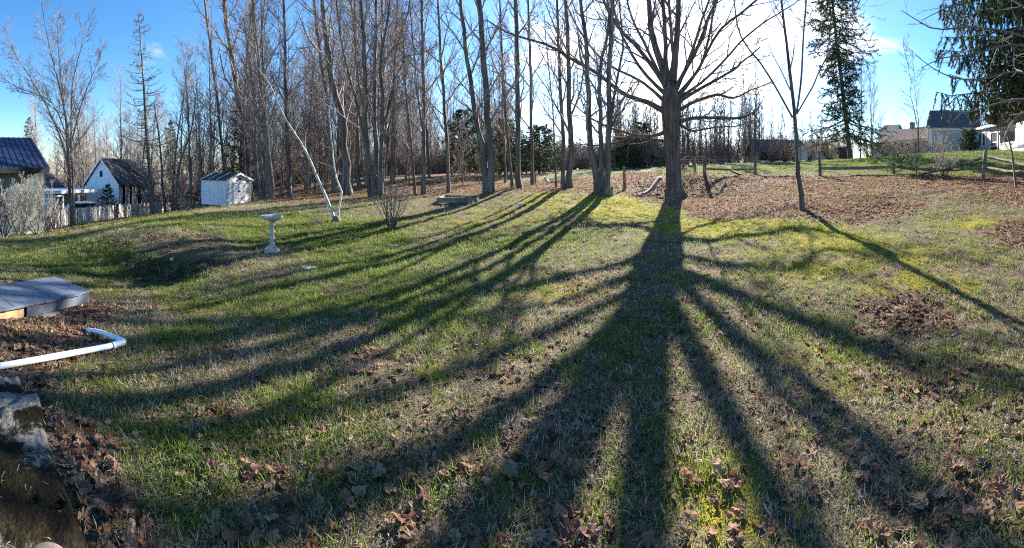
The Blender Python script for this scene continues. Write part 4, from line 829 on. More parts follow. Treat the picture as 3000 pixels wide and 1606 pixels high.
# evergreens in the woods
for i, (px, d, H, r, nm, lb) in enumerate([(705, 36, 11, 2.6, 'pine_tree', 'dark pine showing between trunks behind the white shed'), (85, 62, 14, 3.6, 'pine_tree', 'pale green pine rising behind the blue metal roof'), (1480, 34, 5, 2.4, 'pine_tree', 'dark bushy evergreen behind the straight tall trunk'),
        (1580, 36, 4.6, 2.6, 'pine_tree', 'low dark evergreen right behind the orange tape'), (1360, 34, 6, 2.3, 'pine_tree', 'dark evergreen between the timber bed tree and the fused trunks'), (1880, 50, 6, 2.5, 'pine_tree', 'dark evergreen seen just beside the huge maple trunk'), (500, 58, 13, 3.2, 'pine_tree', 'olive pine crown above the bare trees behind the white barn'), (230, 60, 11, 3.2, 'pine_tree', 'pine half hidden by the pink-tipped bare tree'), (1830, 46, 4, 2., 'pine_tree', 'low evergreen behind the post with orange tape'), (900, 48, 9, 2.6, 'pine_tree', 'dim evergreen deep in the woods behind the birch')]):
    con(nm, lb, px, d, H, r, 900 + i, 'evergreens in the woods', nb=70, sub=7, per=22, ln=.24, wd=.03, needle=NEEDLE2 if px in (85, 230, 500) else NEEDLE, z0=.06, droop=.2, hang=.1, tr=.16, profile=(lambda t: max(.12, math.sin(PI * min(1, t * .72 + .26))) ** .6) if H < 7 else None)
con('fir_sapling', 'small dark fir poking above the picket fence', 316, 27.5, 2.6, 1.05, 950, nb=46, sub=5, per=14, ln=.14, wd=.02, z0=.08, droop=.05, hang=.0, tr=.05)
con('fir_sapling', 'bright young fir growing against a rail fence post', 2622, 16.6, 1.0, .62, 951, nb=26, sub=6, per=12, ln=.08, wd=.008, z0=.1, droop=-.1, hang=-.1, tr=.02, needle=NEEDLE3)
con('fir_sapling', 'bright young fir in front of the low rail beside the shrub', 2685, 16.2, .85, .6, 952, nb=24, sub=6, per=12, ln=.08, wd=.008, z0=.1, droop=-.1, hang=-.1, tr=.02, needle=NEEDLE3)
con('yew_bush', 'dark evergreen bush against the farmhouse wall beside the porch', 2838, 34.5, 2.0, .9, 953, nb=50, sub=6, per=14, ln=.2, wd=.03, z0=.03, droop=-.3, hang=-.1, tr=.04, profile=lambda t: 1 - .4 * t)
# far brush and woods: one mass each
def far_brush(rng):
    c = bpy.data.collections.new('far_brush_kinds')
    for k in range(3):
        kd = kind_tree(560 + k, 3.6, 7, .03, 8, 6, 5, t0=.04, spread=.38, twig=.017, tm=TWIGP, l1=(.25, .5))
        for me in kd[1:]: c.objects.link(bpy.data.objects.new('far_brush_%02d' % k, me))
    P = []; S = []
    for px0, px1, d0, d1, n in ((1080, 1960, 48, 80, 420), (1960, 2480, 62, 85, 150), (500, 1080, 44, 70, 260), (60, 500, 46, 75, 120)):
        px = rng.uniform(px0, px1, n); d = np.sqrt(rng.uniform(d0 ** 2, d1 ** 2, n)); a = (px - 1500) / F; x, y = d * np.sin(a), d * np.cos(a); P.append(np.stack([x, y, HH(x, y) - .1], 1)); S.append(rng.uniform(.5, 1.15, n))
    P = np.concatenate(P); n = len(P); o = scatter('far_brush', P, np.stack([np.zeros(n), np.zeros(n), rng.uniform(0, 6.28, n)], 1), np.concatenate(S), rng.integers(0, 3, n), c); o['label'] = 'brown leafless brush filling the far edge of the meadow and woods'
def far_woods():
    rng = np.random.default_rng(99); c = bpy.data.collections.new('wood_kinds')
    for k, kd in enumerate([KIND[0], KIND[3], KIND[5], POLE[0], KIND[2]]):
        e = bpy.data.objects.new('wood_kind_%02d' % k, None); c.objects.link(e)
    # join trunk and crown of each kind so that an instance is a whole tree
    c2 = bpy.data.collections.new('far_tree_kinds')
    for k, kd in enumerate([KIND[0], KIND[3], KIND[5], POLE[0], KIND[2]]):
        V = []; Fc = []; n = 0; mi = []
        for me in kd:
            v = np.empty(len(me.vertices) * 3, np.float32); me.vertices.foreach_get('co', v); f = np.empty(len(me.loops), np.int32); me.loops.foreach_get('vertex_index', f)
            V.append(v.reshape(-1, 3)); Fc.append(f.reshape(-1, 4) + n); n += len(me.vertices); mi += [len(mi) and 1 or 0] * len(me.polygons) if not mi else [1] * len(me.polygons)
        m2 = mesh('far_tree', np.concatenate(V), [np.concatenate(Fc)], BARK, True); m2.materials.append(TWIGP); m2.polygons.foreach_set('material_index', np.array(mi, np.int32)); c2.objects.link(bpy.data.objects.new('far_tree_%02d' % k, m2))
    P = []; S = []
    for px0, px1, d0, d1, n in ((-150, 760, 72, 130, 190), (700, 1500, 50, 110, 260), (1500, 1900, 62, 120, 60), (1850, 2350, 75, 130, 60), (2350, 3150, 85, 150, 40)):
        px = rng.uniform(px0, px1, n); d = np.sqrt(rng.uniform(d0 ** 2, d1 ** 2, n)); a = (px - 1500) / F; x, y = d * np.sin(a), d * np.cos(a); P.append(np.stack([x, y, HH(x, y)], 1)); S.append(rng.uniform(.6, .95, n) * (1 if px0 < 1400 else .72))
    for px0, px1, d0, d1, n in ((1050, 1960, 58, 95, 230), (1960, 2500, 72, 100, 90)):
        px = rng.uniform(px0, px1, n); d = np.sqrt(rng.uniform(d0 ** 2, d1 ** 2, n)); a = (px - 1500) / F; x, y = d * np.sin(a), d * np.cos(a); P.append(np.stack([x, y, HH(x, y)], 1)); S.append(rng.uniform(.2, .45, n))
    P = np.concatenate(P); n = len(P); far_brush(rng); o = scatter('far_woods', P, np.stack([rng.normal(0, .03, n), rng.normal(0, .03, n), rng.uniform(0, 6.28, n)], 1), np.concatenate(S), rng.integers(0, 5, n), c2); o['label'] = 'far bare woods closing the view behind the nearer trees'
far_woods()

# ------------------------------------------------------------------ buildings
class Frame:
    """vertical building frame: u along the face from a to b, v away from the viewer, z up"""
    def __init__(s, a, b):
        s.o = np.array(flat(*a)); e = np.array(flat(*b)) - s.o; s.W = float(np.linalg.norm(e)); s.ex = e / s.W
        s.ey = np.array((-s.ex[1], s.ex[0]))
        if s.ey @ s.o < 0: s.ey = -s.ey
    def P(s, u, v, z): q = s.o + s.ex * u + s.ey * v; return (q[0], q[1], z)
    def u(s, px, v=0):
        a = (px - 1500) / F; ca, sa = math.cos(a), math.sin(a); q = s.o + s.ey * v; return -(q[0] * ca - q[1] * sa) / (s.ex[0] * ca - s.ex[1] * sa)
    def z(s, px, py, v=0):
        q = s.o + s.ex * s.u(px, v) + s.ey * v; return ZC + float(np.hypot(*q)) * (HZ - py) / F
    def box(s, mb, u0, u1, v0, v1, z0, z1):
        return mb.hexa([s.P(u0, v0, z0), s.P(u1, v0, z0), s.P(u1, v1, z0), s.P(u0, v1, z0), s.P(u0, v0, z1), s.P(u1, v0, z1), s.P(u1, v1, z1), s.P(u0, v1, z1)])
    def pbox(s, mb, px0, px1, py0, py1, v0, v1):
        pm = (px0 + px1) / 2; return s.box(mb, s.u(px0, v0), s.u(px1, v0), v0, v1, s.z(pm, py1, v0), s.z(pm, py0, v0))
    def slab(s, mb, u0, u1, v0, z0, v1, z1, t):
        """sloping roof slab from eave (v0,z0) to ridge (v1,z1)"""
        return mb.hexa([s.P(u0, v0, z0), s.P(u1, v0, z0), s.P(u1, v1, z1), s.P(u0, v1, z1), s.P(u0, v0, z0 + t), s.P(u1, v0, z0 + t), s.P(u1, v1, z1 + t), s.P(u0, v1, z1 + t)])
    def gable(s, mb, u, v0, v1, zb, ze, zr, t=.12):
        """pentagon end wall across v at u"""
        vm = (v0 + v1) / 2; prof = [(v0, zb), (v1, zb), (v1, ze), (vm, zr), (v0, ze)]; n = 5
        V = [s.P(u, v, z) for v, z in prof] + [s.P(u + t, v, z) for v, z in prof]
        b = mb.n; mb.add(V, [(i, (i + 1) % 5, 5 + (i + 1) % 5, 5 + i) for i in range(5)] + [(0, 1, 2, 4), (5, 9, 7, 6)], [(2, 3, 4), (7, 9, 8)]); return mb
def window(fr, root, px0, px1, py0, py1, v=0., frame=WHITE, mull=0, name='window'):
    u0, u1 = sorted((fr.u(px0, v), fr.u(px1, v))); pm = (px0 + px1) / 2; z0, z1 = fr.z(pm, py1, v), fr.z(pm, py0, v); t = .09
    mb = MB()
    fr.box(mb, u0 - t, u0, v - .06, v + .02, z0 - t, z1 + t); fr.box(mb, u1, u1 + t, v - .06, v + .02, z0 - t, z1 + t); fr.box(mb, u0, u1, v - .055, v + .02, z0 - t, z0); fr.box(mb, u0, u1, v - .055, v + .02, z1, z1 + t)
    for i in range(mull): c = u0 + (u1 - u0) * (i + 1) / (mull + 1); fr.box(mb, c - .025, c + .025, v - .04, v - .012, z0, z1)
    w = mb.build(name, frame, root); m2 = MB(); fr.box(m2, u0, u1, v - .011, v + .0, z0, z1); m2.build('pane', GLASS, w); return w
def ribs(fr, root, u0, u1, n, v0, z0, v1, z1, m, name='roof_seam', joined=False, t=.05, w=.04):
    mb = MB()
    for i in range(n):
        u = u0 + (u1 - u0) * (i + .5) / n
        if not joined: mb = MB()
        fr.slab(mb, u - w / 2, u + w / 2, v0 - .01, z0 + t * .2, v1 - .01, z1 + t * .2, t)
        if not joined: mb.build(name, m, root)
    if joined: mb.build(name, m, root)['kind'] = 'stuff'

# white shed
def shed():
    fr = Frame((663, 25.5), (735, 27.2)); W_ = 2.42; D_ = 2.7; b = fr.P(0, 0, 0); zb = min(gz(*fr.o), gz(*(fr.o + fr.ex * W_))) ; z0 = zb + .14; ze = z0 + 1.78; zr = ze + .46
    root = empty('garden_shed', (b[0], b[1], zb), 'white wooden garden shed with double doors on blocks by the woods', 'shed')
    mb = MB(); fr.box(mb, 0, W_, 0, .06, z0, ze); V = [fr.P(0, 0, ze), fr.P(W_, 0, ze), fr.P(W_ / 2, 0, zr), fr.P(0, .06, ze), fr.P(W_, .06, ze), fr.P(W_ / 2, .06, zr)]; mb.add(V, [(0, 3, 5, 2), (1, 2, 5, 4)], [(0, 2, 1), (3, 4, 5)]); mb.build('front_wall', WHITE, root)
    mb = MB(); fr.box(mb, 0, W_, D_ - .06, D_, z0, ze); V = [fr.P(0, D_, ze), fr.P(W_, D_, ze), fr.P(W_ / 2, D_, zr), fr.P(0, D_ - .06, ze), fr.P(W_, D_ - .06, ze), fr.P(W_ / 2, D_ - .06, zr)]; mb.add(V, [(0, 2, 5, 3), (1, 4, 5, 2)], [(0, 1, 2), (3, 5, 4)]); mb.build('back_wall', WHITE, root)
    for k in range(3):                                   # three siding sheets down the side
        mb = MB(); v0 = .06 + (D_ - .12) * k / 3; v1 = .06 + (D_ - .12) * (k + 1) / 3 - .008
        fr.box(mb, 0.0, .05, v0, v1, z0, ze); 
        for q in range(6): fr.box(mb, -.006, 0.0, v0 + .012 + (v1 - v0) * q / 6, v0 + (v1 - v0) * (q + 1) / 6 - .012, z0, ze - .02)
        mb.build('side_panel', WHITE, root)
    mb = MB(); fr.box(mb, W_ - .05, W_, .06, D_ - .06, z0, ze); mb.build('side_wall', WHITE, root)
    for u, v in ((-.02, -.02), (W_ - .08, -.02)):
        mb = MB(); fr.box(mb, u, u + .1, v, v + .019, z0 - .02, ze - .02); mb.build('corner_trim', WHITE, root)
    for k in (-1, 1):
        uc = W_ / 2 + k * .29; d_ = MB(); fr.box(d_, uc - .285, uc + .285, -.03, -.002, z0 + .06, z0 + 1.62); door = d_.build('door', WHITE, root)
        for (a0, a1, c0, c1) in ((-.285, -.2, .06, 1.62), (.2, .285, .06, 1.62), (-.2, .2, .06, .15), (-.2, .2, 1.53, 1.62), (-.2, .2, .8, .89)):
            m2 = MB(); fr.box(m2, uc + a0, uc + a1, -.05, -.031, z0 + c0, z0 + c1); m2.build('door_trim', WHITE, door)
        m2 = MB(); fr.box(m2, uc - k * .24 - .02, uc - k * .24 + .02, -.085, -.051, z0 + .93, z0 + 1.05); m2.build('handle', BLACK, door)
        for hz in (.3, 1.35): m2 = MB(); fr.box(m2, uc + k * .2 - .03, uc + k * .2 + .09, -.062, -.0505, z0 + hz, z0 + hz + .04); m2.build('hinge', BLACK, door)
    for u in (W_ / 2 - .66, W_ / 2 + .58): mb = MB(); fr.box(mb, u, u + .08, -.022, -.002, z0 + .04, z0 + 1.7); mb.build('door_frame', WHITE, root)
    mb = MB(); fr.box(mb, W_ / 2 - .57, W_ / 2 + .57, -.022, -.002, z0 + 1.635, z0 + 1.7); mb.build('door_head', WHITE, root)
    c = fr.P(W_ / 2 + .05, -.07, ze + .06); mb = MB(); mb.lathe((c[0], c[1], c[2]), [(.03, -.12), (.055, -.06), (.05, .02), (.07, .05), (.02, .09)], 10); fr.box(mb, W_ / 2 + .02, W_ / 2 + .08, -.05, 0, ze - .02, ze + .04); mb.build('lantern', BLACK, root)
    for sgn in (0, 1):
        mb = MB(); ov = .12; U0, U1 = (-ov, W_ / 2) if sgn == 0 else (W_ + ov, W_ / 2); zo = ze - .46 * ov / (W_ / 2)
        V = []
        for v in (-.12, D_ + .12):
            for u, z in ((U0, zo), (U1, zr)): V += [fr.P(u, v, z + .01), fr.P(u, v, z + .05)]
        mb.add(V, [(0, 2, 3, 1), (4, 5, 7, 6), (0, 1, 5, 4), (2, 6, 7, 3), (1, 3, 7, 5), (0, 4, 6, 2)]); rf = mb.build('roof', SHINGLE, root)
        for k in range(4):
            v = -.05 + (D_ + .0) * k / 3; m2 = MB(); V = []
            for vv in (v, v + .05):
                for u, z in ((U0, zo), (U1, zr)): V += [fr.P(u, vv, z + .051), fr.P(u, vv, z + .075)]
            m2.add(V, [(0, 2, 3, 1), (4, 5, 7, 6), (0, 1, 5, 4), (2, 6, 7, 3), (1, 3, 7, 5), (0, 4, 6, 2)]); m2.build('roof_batten', WHITE if k else SHINGLE, rf)
        m2 = MB(); V = []
        for v in (-.15, -.121):
            for u, z in ((U0, zo), (U1, zr)): V += [fr.P(u, v, z - .09), fr.P(u, v, z + .055)]
        m2.add(V, [(0, 2, 3, 1), (4, 5, 7, 6), (0, 1, 5, 4), (2, 6, 7, 3), (1, 3, 7, 5), (0, 4, 6, 2)]); m2.build('fascia_board', WHITE, root)
    for u, v in ((.1, .1), (W_ / 2, .1), (W_ - .3, .1), (.1, D_ / 2), (.1, D_ - .3)):
        mb = MB(); fr.box(mb, u, u + .2, v, v + .3, zb - .5, z0 - .004); mb.build('support_block', CONCD, root)
shed()

# picket fence: pickets, rails, posts
def picket_fence():
    A = np.array([*flat(126, 19.6), -1.47]); B = np.array([*flat(400, 31), -2.08]); C_ = np.array([*flat(600, 42.5), -2.78]); root = empty('picket_fence', A, 'weathered unpainted picket fence running down from the green house to the shed', 'fence')
    first = None; n = 0; rng = np.random.default_rng(3)
    for P0, P1 in ((A, B), (B, C_)):
        L = np.linalg.norm(P1 - P0); t = (P1 - P0) / L; ang = math.atan2(t[1], t[0]); m = int(L / .205)
        for i in range(m):
            p = P0 + t * (i + .5) * L / m
            if first is None:
                mb = MB(); w, h, th = .075, 1.18, .018
                V = [(x, y, z) for y in (-th / 2, th / 2) for x, z in ((-w, 0), (w, 0), (w, h - .07), (w - .04, h), (-w + .04, h), (-w, h - .07))]
                mb.add(V, [(0, 1, 7, 6), (1, 2, 8, 7), (2, 3, 9, 8), (3, 4, 10, 9), (4, 5, 11, 10), (5, 0, 6, 11), (0, 5, 2, 1), (2, 5, 4, 3), (6, 7, 8, 11), (8, 9, 10, 11)]); first = mesh('picket', np.concatenate(mb.v), [np.concatenate(mb.q)], PICKET)
            o = link('picket', first, root); o.location = [float(v) for v in p - A + (0, 0, rng.uniform(-.03, .03))]; o.rotation_euler = (rng.normal(0, .015), rng.normal(0, .025), ang); o.scale = (rng.uniform(.9, 1.06), 1, rng.uniform(.96, 1.03))
        nrm = np.array((-t[1], t[0], 0)) * .04
        for h in (.3, .88): MB().beam(P0 + nrm + (0, 0, h), P1 + nrm + (0, 0, h), .035, .08).build('rail', PICKET, root)
        for i in range(int(L / 2.4) + 1): q = P0 + t * min(L, i * 2.4) + nrm * 2.5; MB().box((q[0], q[1], q[2] + .35), .09, .09, 1.5, ang).build('post', PICKET, root)
picket_fence()

# green house with blue metal roof, at the frame edge
def green_house():
    fr = Frame((-260, 16.2), (122, 16.6)); W_ = fr.W; root = empty('green_house', (*fr.o, -1), 'grey green house wall under a blue standing seam metal roof', 'house')
    ze = fr.z(60, 494); zr = fr.z(60, 409, 3.4); zb = -1.5
    mb = MB(); fr.box(mb, 0, W_, 0, .15, zb + .55, ze); 
    mb.build('wall', GREENW, root); mb = MB(); fr.box(mb, -.02, W_ + .02, -.03, .2, zb - .2, zb + .548); mb.build('foundation', CONC, root)
    mb = MB(); fr.gable(mb, W_, 0, 6.8, zb + .55, ze, zr, .13); mb.build('gable_wall', GREENW, root)
    mb = MB(); fr.slab(mb, -.1, W_ + .28, -.35, ze - .02, 3.4, zr + .05, .06); rf = mb.build('roof', BLUEROOF, root); ribs(fr, rf, -.1, W_ + .28, 22, -.35, ze + .038, 3.4, zr + .108, BLUEROOF, t=.025, w=.03)
    mb = MB(); fr.slab(mb, -.1, W_ + .28, 7.15, ze - .02, 3.4, zr + .05, .06); mb.build('roof', BLUEROOF, root)
    mb = MB(); fr.box(mb, -.1, W_ + .26, -.38, -.355, ze - .2, ze + .02); mb.build('fascia_board', DARK, root)
    window(fr, root, -30, 12, 672, 684, -.03, WHITEO)
green_house()

def carport():
    fr = Frame((112, 33), (292, 37)); W_ = fr.W; root = empty('garage', (*fr.o, -2), 'low white garage with an open bay and flat white fascia behind the picket fence', 'garage'); zb = -3.2
    z1 = fr.z(200, 557); z2 = fr.z(200, 566)
    mb = MB(); fr.box(mb, fr.u(116), W_, -.3, 4.5, z2, z1); mb.build('roof', WHITE, root)
    mb = MB(); fr.pbox(mb, 119, 186, 573, 577, -.12, .0); mb.build('door_head', WHITE, root)
    mb = MB(); fr.box(mb, fr.u(119), fr.u(156), 0, .15, zb, z2 - .003); mb.build('wall', WHITE, root)
    mb = MB(); fr.box(mb, fr.u(119), W_, 4.3, 4.45, zb, z2 - .003); mb.build('back_wall', WHITEO, root)
    for p in (157, 184, 230, 288): mb = MB(); fr.box(mb, fr.u(p), fr.u(p) + .14, 0, .14, zb, z2 - .003); mb.build('post', WHITE, root)
    mb = MB(); fr.box(mb, fr.u(165), fr.u(183), 1, 1.1, zb, z2 - .4); mb.build('bay_door', CREAM, root)
    mb = MB(); fr.pbox(mb, 116, 128, 531, 556.8, .2, .9); mb.build('chimney', WHITE, root)
    mb = MB(); fr.slab(mb, fr.u(150), fr.u(272), 4.6, z1 - .1, 7.5, z1 + 1.5, .1); mb.build('rear_roof', SHINGLE, root)
carport()

def parked_car():
    b = np.array([*flat(262, 32.5), -2.35]); root = empty('parked_car', b, 'white car parked by the garage behind the picket fence', 'car'); a = -(262 - 1500) / F + .25
    ca, sa = math.cos(a), math.sin(a)
    def T(P): P = np.asarray(P, float); return np.stack([b[0] + P[:, 0] * ca - P[:, 1] * sa, b[1] + P[:, 0] * sa + P[:, 1] * ca, b[2] + P[:, 2]], 1)
    def loft(prof, ws, m, name):
        """side profile (x, z) at several half widths"""
        V = []; n = len(prof); 
        for y, s in ws: V += [(x * s, y, z) for x, z in prof]
        Q = [(i * n + k, i * n + (k + 1) % n, (i + 1) * n + (k + 1) % n, (i + 1) * n + k) for i in range(len(ws) - 1) for k in range(n)]
        mb = MB(); mb.add(T(V), Q); c0 = mb.n
        cen = [(sum(p[0] for p in prof) / n, ws[0][0], sum(p[1] for p in prof) / n), (sum(p[0] for p in prof) / n, ws[-1][0], sum(p[1] for p in prof) / n)]
        mb.v.append(T(cen)); mb.n += 2; mb.t.append(np.array([(c0, (k + 1) % n, k) for k in range(n)] + [(c0 + 1, (len(ws) - 1) * n + k, (len(ws) - 1) * n + (k + 1) % n) for k in range(n)])); return mb.build(name, m, root)
    loft([(-2.1, .35), (2.1, .35), (2.15, .7), (2.0, .88), (.95, .98), (-2.05, 1.0), (-2.15, .7)], [(-.85, .96), (-.78, 1), (.78, 1), (.85, .96)], CARW, 'body')
    loft([(.95, .985), (.4, 1.42), (.1, 1.48), (-1.5, 1.46), (-2.0, 1.0)], [(-.72, .96), (-.66, 1), (.66, 1), (.72, .96)], CARW, 'cabin')
    for y in (-.735, .705): mb = MB(); P = [(x, y + q, z) for q in (0, .03) for x, z in ((.72, 1.02), (.32, 1.38), (-1.45, 1.38), (-1.8, 1.02))]; mb.add(T(P), [(0, 1, 2, 3), (7, 6, 5, 4), (0, 4, 5, 1), (1, 5, 6, 2), (2, 6, 7, 3), (3, 7, 4, 0)]); mb.build('side_window', GLASS, root)
    mb = MB(); P = [(.93, -.6, 1.02), (.93, .6, 1.02), (.45, .55, 1.41), (.45, -.55, 1.41)]; P += [(x + .03, y, z + .03) for x, y, z in P]; mb.hexa(T(P)); mb.build('windscreen', GLASS, root)
    for x in (-1.35, 1.35):
        for y in (-.8, .8): c = T([(x, y - .1, .33), (x, y + .1, .33)]); w = MB().tube(c, [.33, .33], 14).build('wheel', BLACK, root); c = T([(x, y - .11, .33), (x, y + .11, .33)]); MB().tube(c, [.19, .19], 10).build('rim', CONC, w)
    for y in (-.62, .62): c = T([(2.1, y, .74)])[0]; MB().box(c, .14, .26, .12, a).build('headlight', PVC, root)
parked_car()

def white_barn():
    fr = Frame((350, 37), (452, 41.5)); W_ = fr.W; zb = -3.4; ze = fr.z(350, 541); hw = 4.6; root = empty('white_barn', (*fr.o, zb), 'white gabled barn with steep dark roof and weathered lean-to front behind the fence', 'barn')
    zr = fr.z(313, 477, hw / 2) if False else ze + 2.55
    mb = MB(); fr.gable(mb, -.12, 0, hw, zb, ze, zr, .12)
    g = mb.build('gable_wall', WHITE, root)
    for k in range(24):                                   # lapped boards on the gable
        z0 = zb + 1.0 + k * .2; z1 = z0 + .19
        if z0 > zr - .25: break
        s0 = 0 if z0 < ze else (z0 - ze) / (zr - ze) * hw / 2; mb = MB(); V = [fr.P(-.12 - o, v, z) for (o, z) in ((.0, z1), (.025, z0)) for v in (s0 + .12, hw - s0 - .12)]; V += [fr.P(-.121, v, z) for z in (z1, z0) for v in (s0 + .12, hw - s0 - .12)]
        mb.add(V, [(0, 1, 3, 2), (4, 6, 7, 5), (0, 2, 6, 4), (1, 5, 7, 3), (2, 3, 7, 6), (0, 4, 5, 1)]); mb.build('lap_board', WHITE, g)
    for v, z0, z1, w in ((hw * .52, ze + .75, ze + 1.35, .16), (.55, zb + 1.4, zb + 1.9, .55)):
        mb = MB(); fr.box(mb, -.2, -.146, v - w, v + w, z0, z1); mb.build('window', DARK, root)
    for a_, b_ in ((-.25, hw / 2), (hw + .25, hw / 2)):
        mb = MB(); fr.slab(mb, -.35, W_ + .2, a_, ze - .15, b_, zr + .02, .1); mb.build('roof', SHINGLE, root)
        mb = MB(); fr.slab(mb, -.4, -.352, a_, ze - .22, b_, zr - .05, .2); mb.build('rake_board', WHITE, root)
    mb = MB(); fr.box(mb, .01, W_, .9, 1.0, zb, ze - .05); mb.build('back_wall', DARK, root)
    rng = np.random.default_rng(8); n = 22
    for i in range(n):
        if i in (2, 3, 6, 11, 12): continue
        u = W_ * i / n; mb = MB(); fr.box(mb, u + .02, u + W_ / n - .02, .0 + rng.uniform(-.02, .02), .05, zb, ze - .16 - (rng.uniform(.5, 1.2) if i in (7, 8, 14) else 0)); mb.build('wall_board', WOODG, root)
    for u in (.05, W_ * .14, W_ * .33): mb = MB(); fr.box(mb, u, u + .12, -.1, -.03, zb, ze - .2); mb.build('post', WHITEO, root)
white_barn()

# farmhouse group behind the lawn
def farmhouse():
    root = empty('farmhouse', on(2890, 36), 'white farmhouse with screened porch, chimney and ribbed brown metal roofs', 'house')
    # long low wing
    f = Frame((2556, 47), (2726, 39.6)); ze, zr = 5.25, 7.0; zb = 2.4
    mb = MB(); f.box(mb, 0, f.W, 0, .15, zb, ze); mb.build('wing_wall', WHITEO, root)
    mb = MB(); f.slab(mb, f.u(2568), f.W, -.35, ze - .12, 3.2, zr, .06); rf = mb.build('wing_roof', RUST, root); ribs(f, rf, f.u(2568), f.W, 34, -.36, ze - .058, 3.2, zr + .062, RUST, 'roof_rib', True, .06, .07)
    mb = MB(); f.slab(mb, f.u(2568), f.W, 6.75, ze - .12, 3.2, zr, .06); mb.build('wing_roof', RUST, root)
    mb = MB(); f.box(mb, f.u(2630), f.W, -.37, -.352, ze - .3, ze - .1); mb.build('eave_board', CREAM, root)
    for p in (2640, 2655, 2676, 2700): mb = MB(); f.box(mb, f.u(p), f.u(p) + .5, -.05, -.002, zb + 1.9, zb + 2.4); mb.build('window', DARK, root)
    mb = MB(); f.box(mb, f.u(2667, 3), f.u(2673, 3), 2.9, 3.5, zr - .3, f.z(2670, 358, 3)); mb.build('chimney', RUST, root)
    # gabled block
    f = Frame((2722, 38.5), (2866, 38.3)); ze = f.z(2735, 374); zr = f.z(2735, 326, 3.4); zb = 2.6
    mb = MB(); f.box(mb, 0, f.W, 0, .15, zb, ze)
    for k in range(26): f.slab(mb, .32, f.W - .02, -.03, zb + .3 + k * .13, -.003, zb + .42 + k * .13, .004) if zb + .45 + k * .13 < ze - .25 else None
    mb.build('block_wall', WHITEO, root); mb = MB(); f.gable(mb, -.12, 0, 6.8, zb, ze, zr, .12); mb.build('block_gable', CREAM, root)
    mb = MB(); f.box(mb, -.02, .3, -.04, -.001, zb, ze - .02); mb.build('corner_board', WHITE, root); mb = MB(); f.box(mb, .31, f.W, -.04, -.001, ze - .26, ze - .02); mb.build('frieze_board', WHITE, root)
    mb = MB(); f.slab(mb, -.3, f.W + .3, -.3, ze - .05, 3.4, zr + .03, .06); rf = mb.build('block_roof', BROWNROOF, root); ribs(f, rf, -.3, f.W + .3, 24, -.31, ze + .012, 3.4, zr + .092, BROWNROOF, 'roof_rib', True, .07, .06)
    mb = MB(); f.slab(mb, -.3, f.W + .3, 7.1, ze - .05, 3.4, zr + .03, .06); mb.build('block_roof', BROWNROOF, root)
    # screened porch
    f = Frame((2890, 36), (2984, 31.5)); g = Frame((2856, 38.2), (2890, 36)); zb = 3.1
    zt0 = f.z(2892, 378); zt1 = f.z(2982, 345); zt = (zt0 + zt1) / 2 - .1
    mb = MB(); f.box(mb, 0, f.W, 0, .12, zb, zt); mb.build('porch_wall', CREAM, root); mb = MB(); g.box(mb, 0, g.W - .02, 0, .12, zb, zt - .05); mb.build('porch_side_wall', WHITEO, root)
    mb = MB(); f.box(mb, -.45, f.W + .1, -.4, -.34, zt - .02, zt + .2); mb.build('porch_fascia', WHITE, root)
    mb = MB(); f.slab(mb, -.45, f.W + .1, -.42, zt + .18, 2.8, zt + 1.25, .08); mb.build('porch_roof', SHINGLE, root)
    mb = MB(); g.box(mb, -.2, g.W, -.25, .0, zt - .04, zt + .14); mb.build('side_fascia', WHITE, root)
    window(f, root, 2931, 2976, 373, 418, 0, WHITE); window(g, root, 2868, 2876, 392, 427, 0, WHITE); window(g, root, 2880, 2887, 390, 427, 0, WHITE)
    u0, u1 = f.u(2902), f.u(2924); z0, z1 = f.z(2913, 446), f.z(2913, 386); mb = MB()
    for a0, a1, b0, b1 in ((u0, u0 + .1, z0, z1), (u1 - .1, u1, z0, z1), (u0 + .1, u1 - .1, z1 - .1, z1), (u0 + .1, u1 - .1, z0, z0 + .13), (u0 + .1, u1 - .1, z0 + .52, z0 + .6), (u0 + .1, u1 - .1, z0 + .88, z0 + .96), ((u0 + u1) / 2 - .03, (u0 + u1) / 2 + .03, z0 + .6, z0 + .88)): f.box(mb, a0, a1, -.06, -.02, b0, b1)
    dr = mb.build('screen_door', WHITE, root); mb = MB(); f.box(mb, u0 + .05, u1 - .05, -.019, -.002, z0 + .02, z1 - .02); mb.build('screen', DARK, dr)
    mb = MB(); f.box(mb, u0 - .18, u1 + .18, -.9, -.05, z0 - .32, z0 - .05); mb.build('door_step', CONC, root)
    for k in range(7):                                    # lapped boards under the porch window
        mb = MB(); z_ = zb + .25 + k * .14; f.slab(mb, f.u(2928), f.W - .05, -.035, z_, -.003, z_ + .13, .004); mb.build('lap_board', CREAM, root)
    mb = MB(); f.box(mb, f.u(2927, -.06), f.u(2928.5, -.06), -.14, -.02, f.z(2928, 395), f.z(2928, 388)); mb.build('porch_lamp', BLACK, root)
    # main house end and roofs above
    h = Frame((2979, 31.3), (3120, 25.5)); zt2 = h.z(2990, 318); mb = MB(); h.box(mb, 0, h.W, .0, .15, 3.0, zt2 + .4)
    for k in range(38): h.slab(mb, .25, h.W, -.03, 3.3 + k * .12, -.003, 3.41 + k * .12, .004) if 3.42 + k * .12 < zt2 + .3 else None
    mb.build('main_wall', WHITEO, root); mb = MB(); h.box(mb, -.02, .24, -.05, -.001, 3.0, zt2 + .4); mb.build('corner_board', WHITE, root)
    mb = MB(); h.slab(mb, -2.2, h.W, -.35, zt2 + .25, 3.2, zt2 + 2.3, .12); rf = mb.build('main_roof', SHINGLE, root)
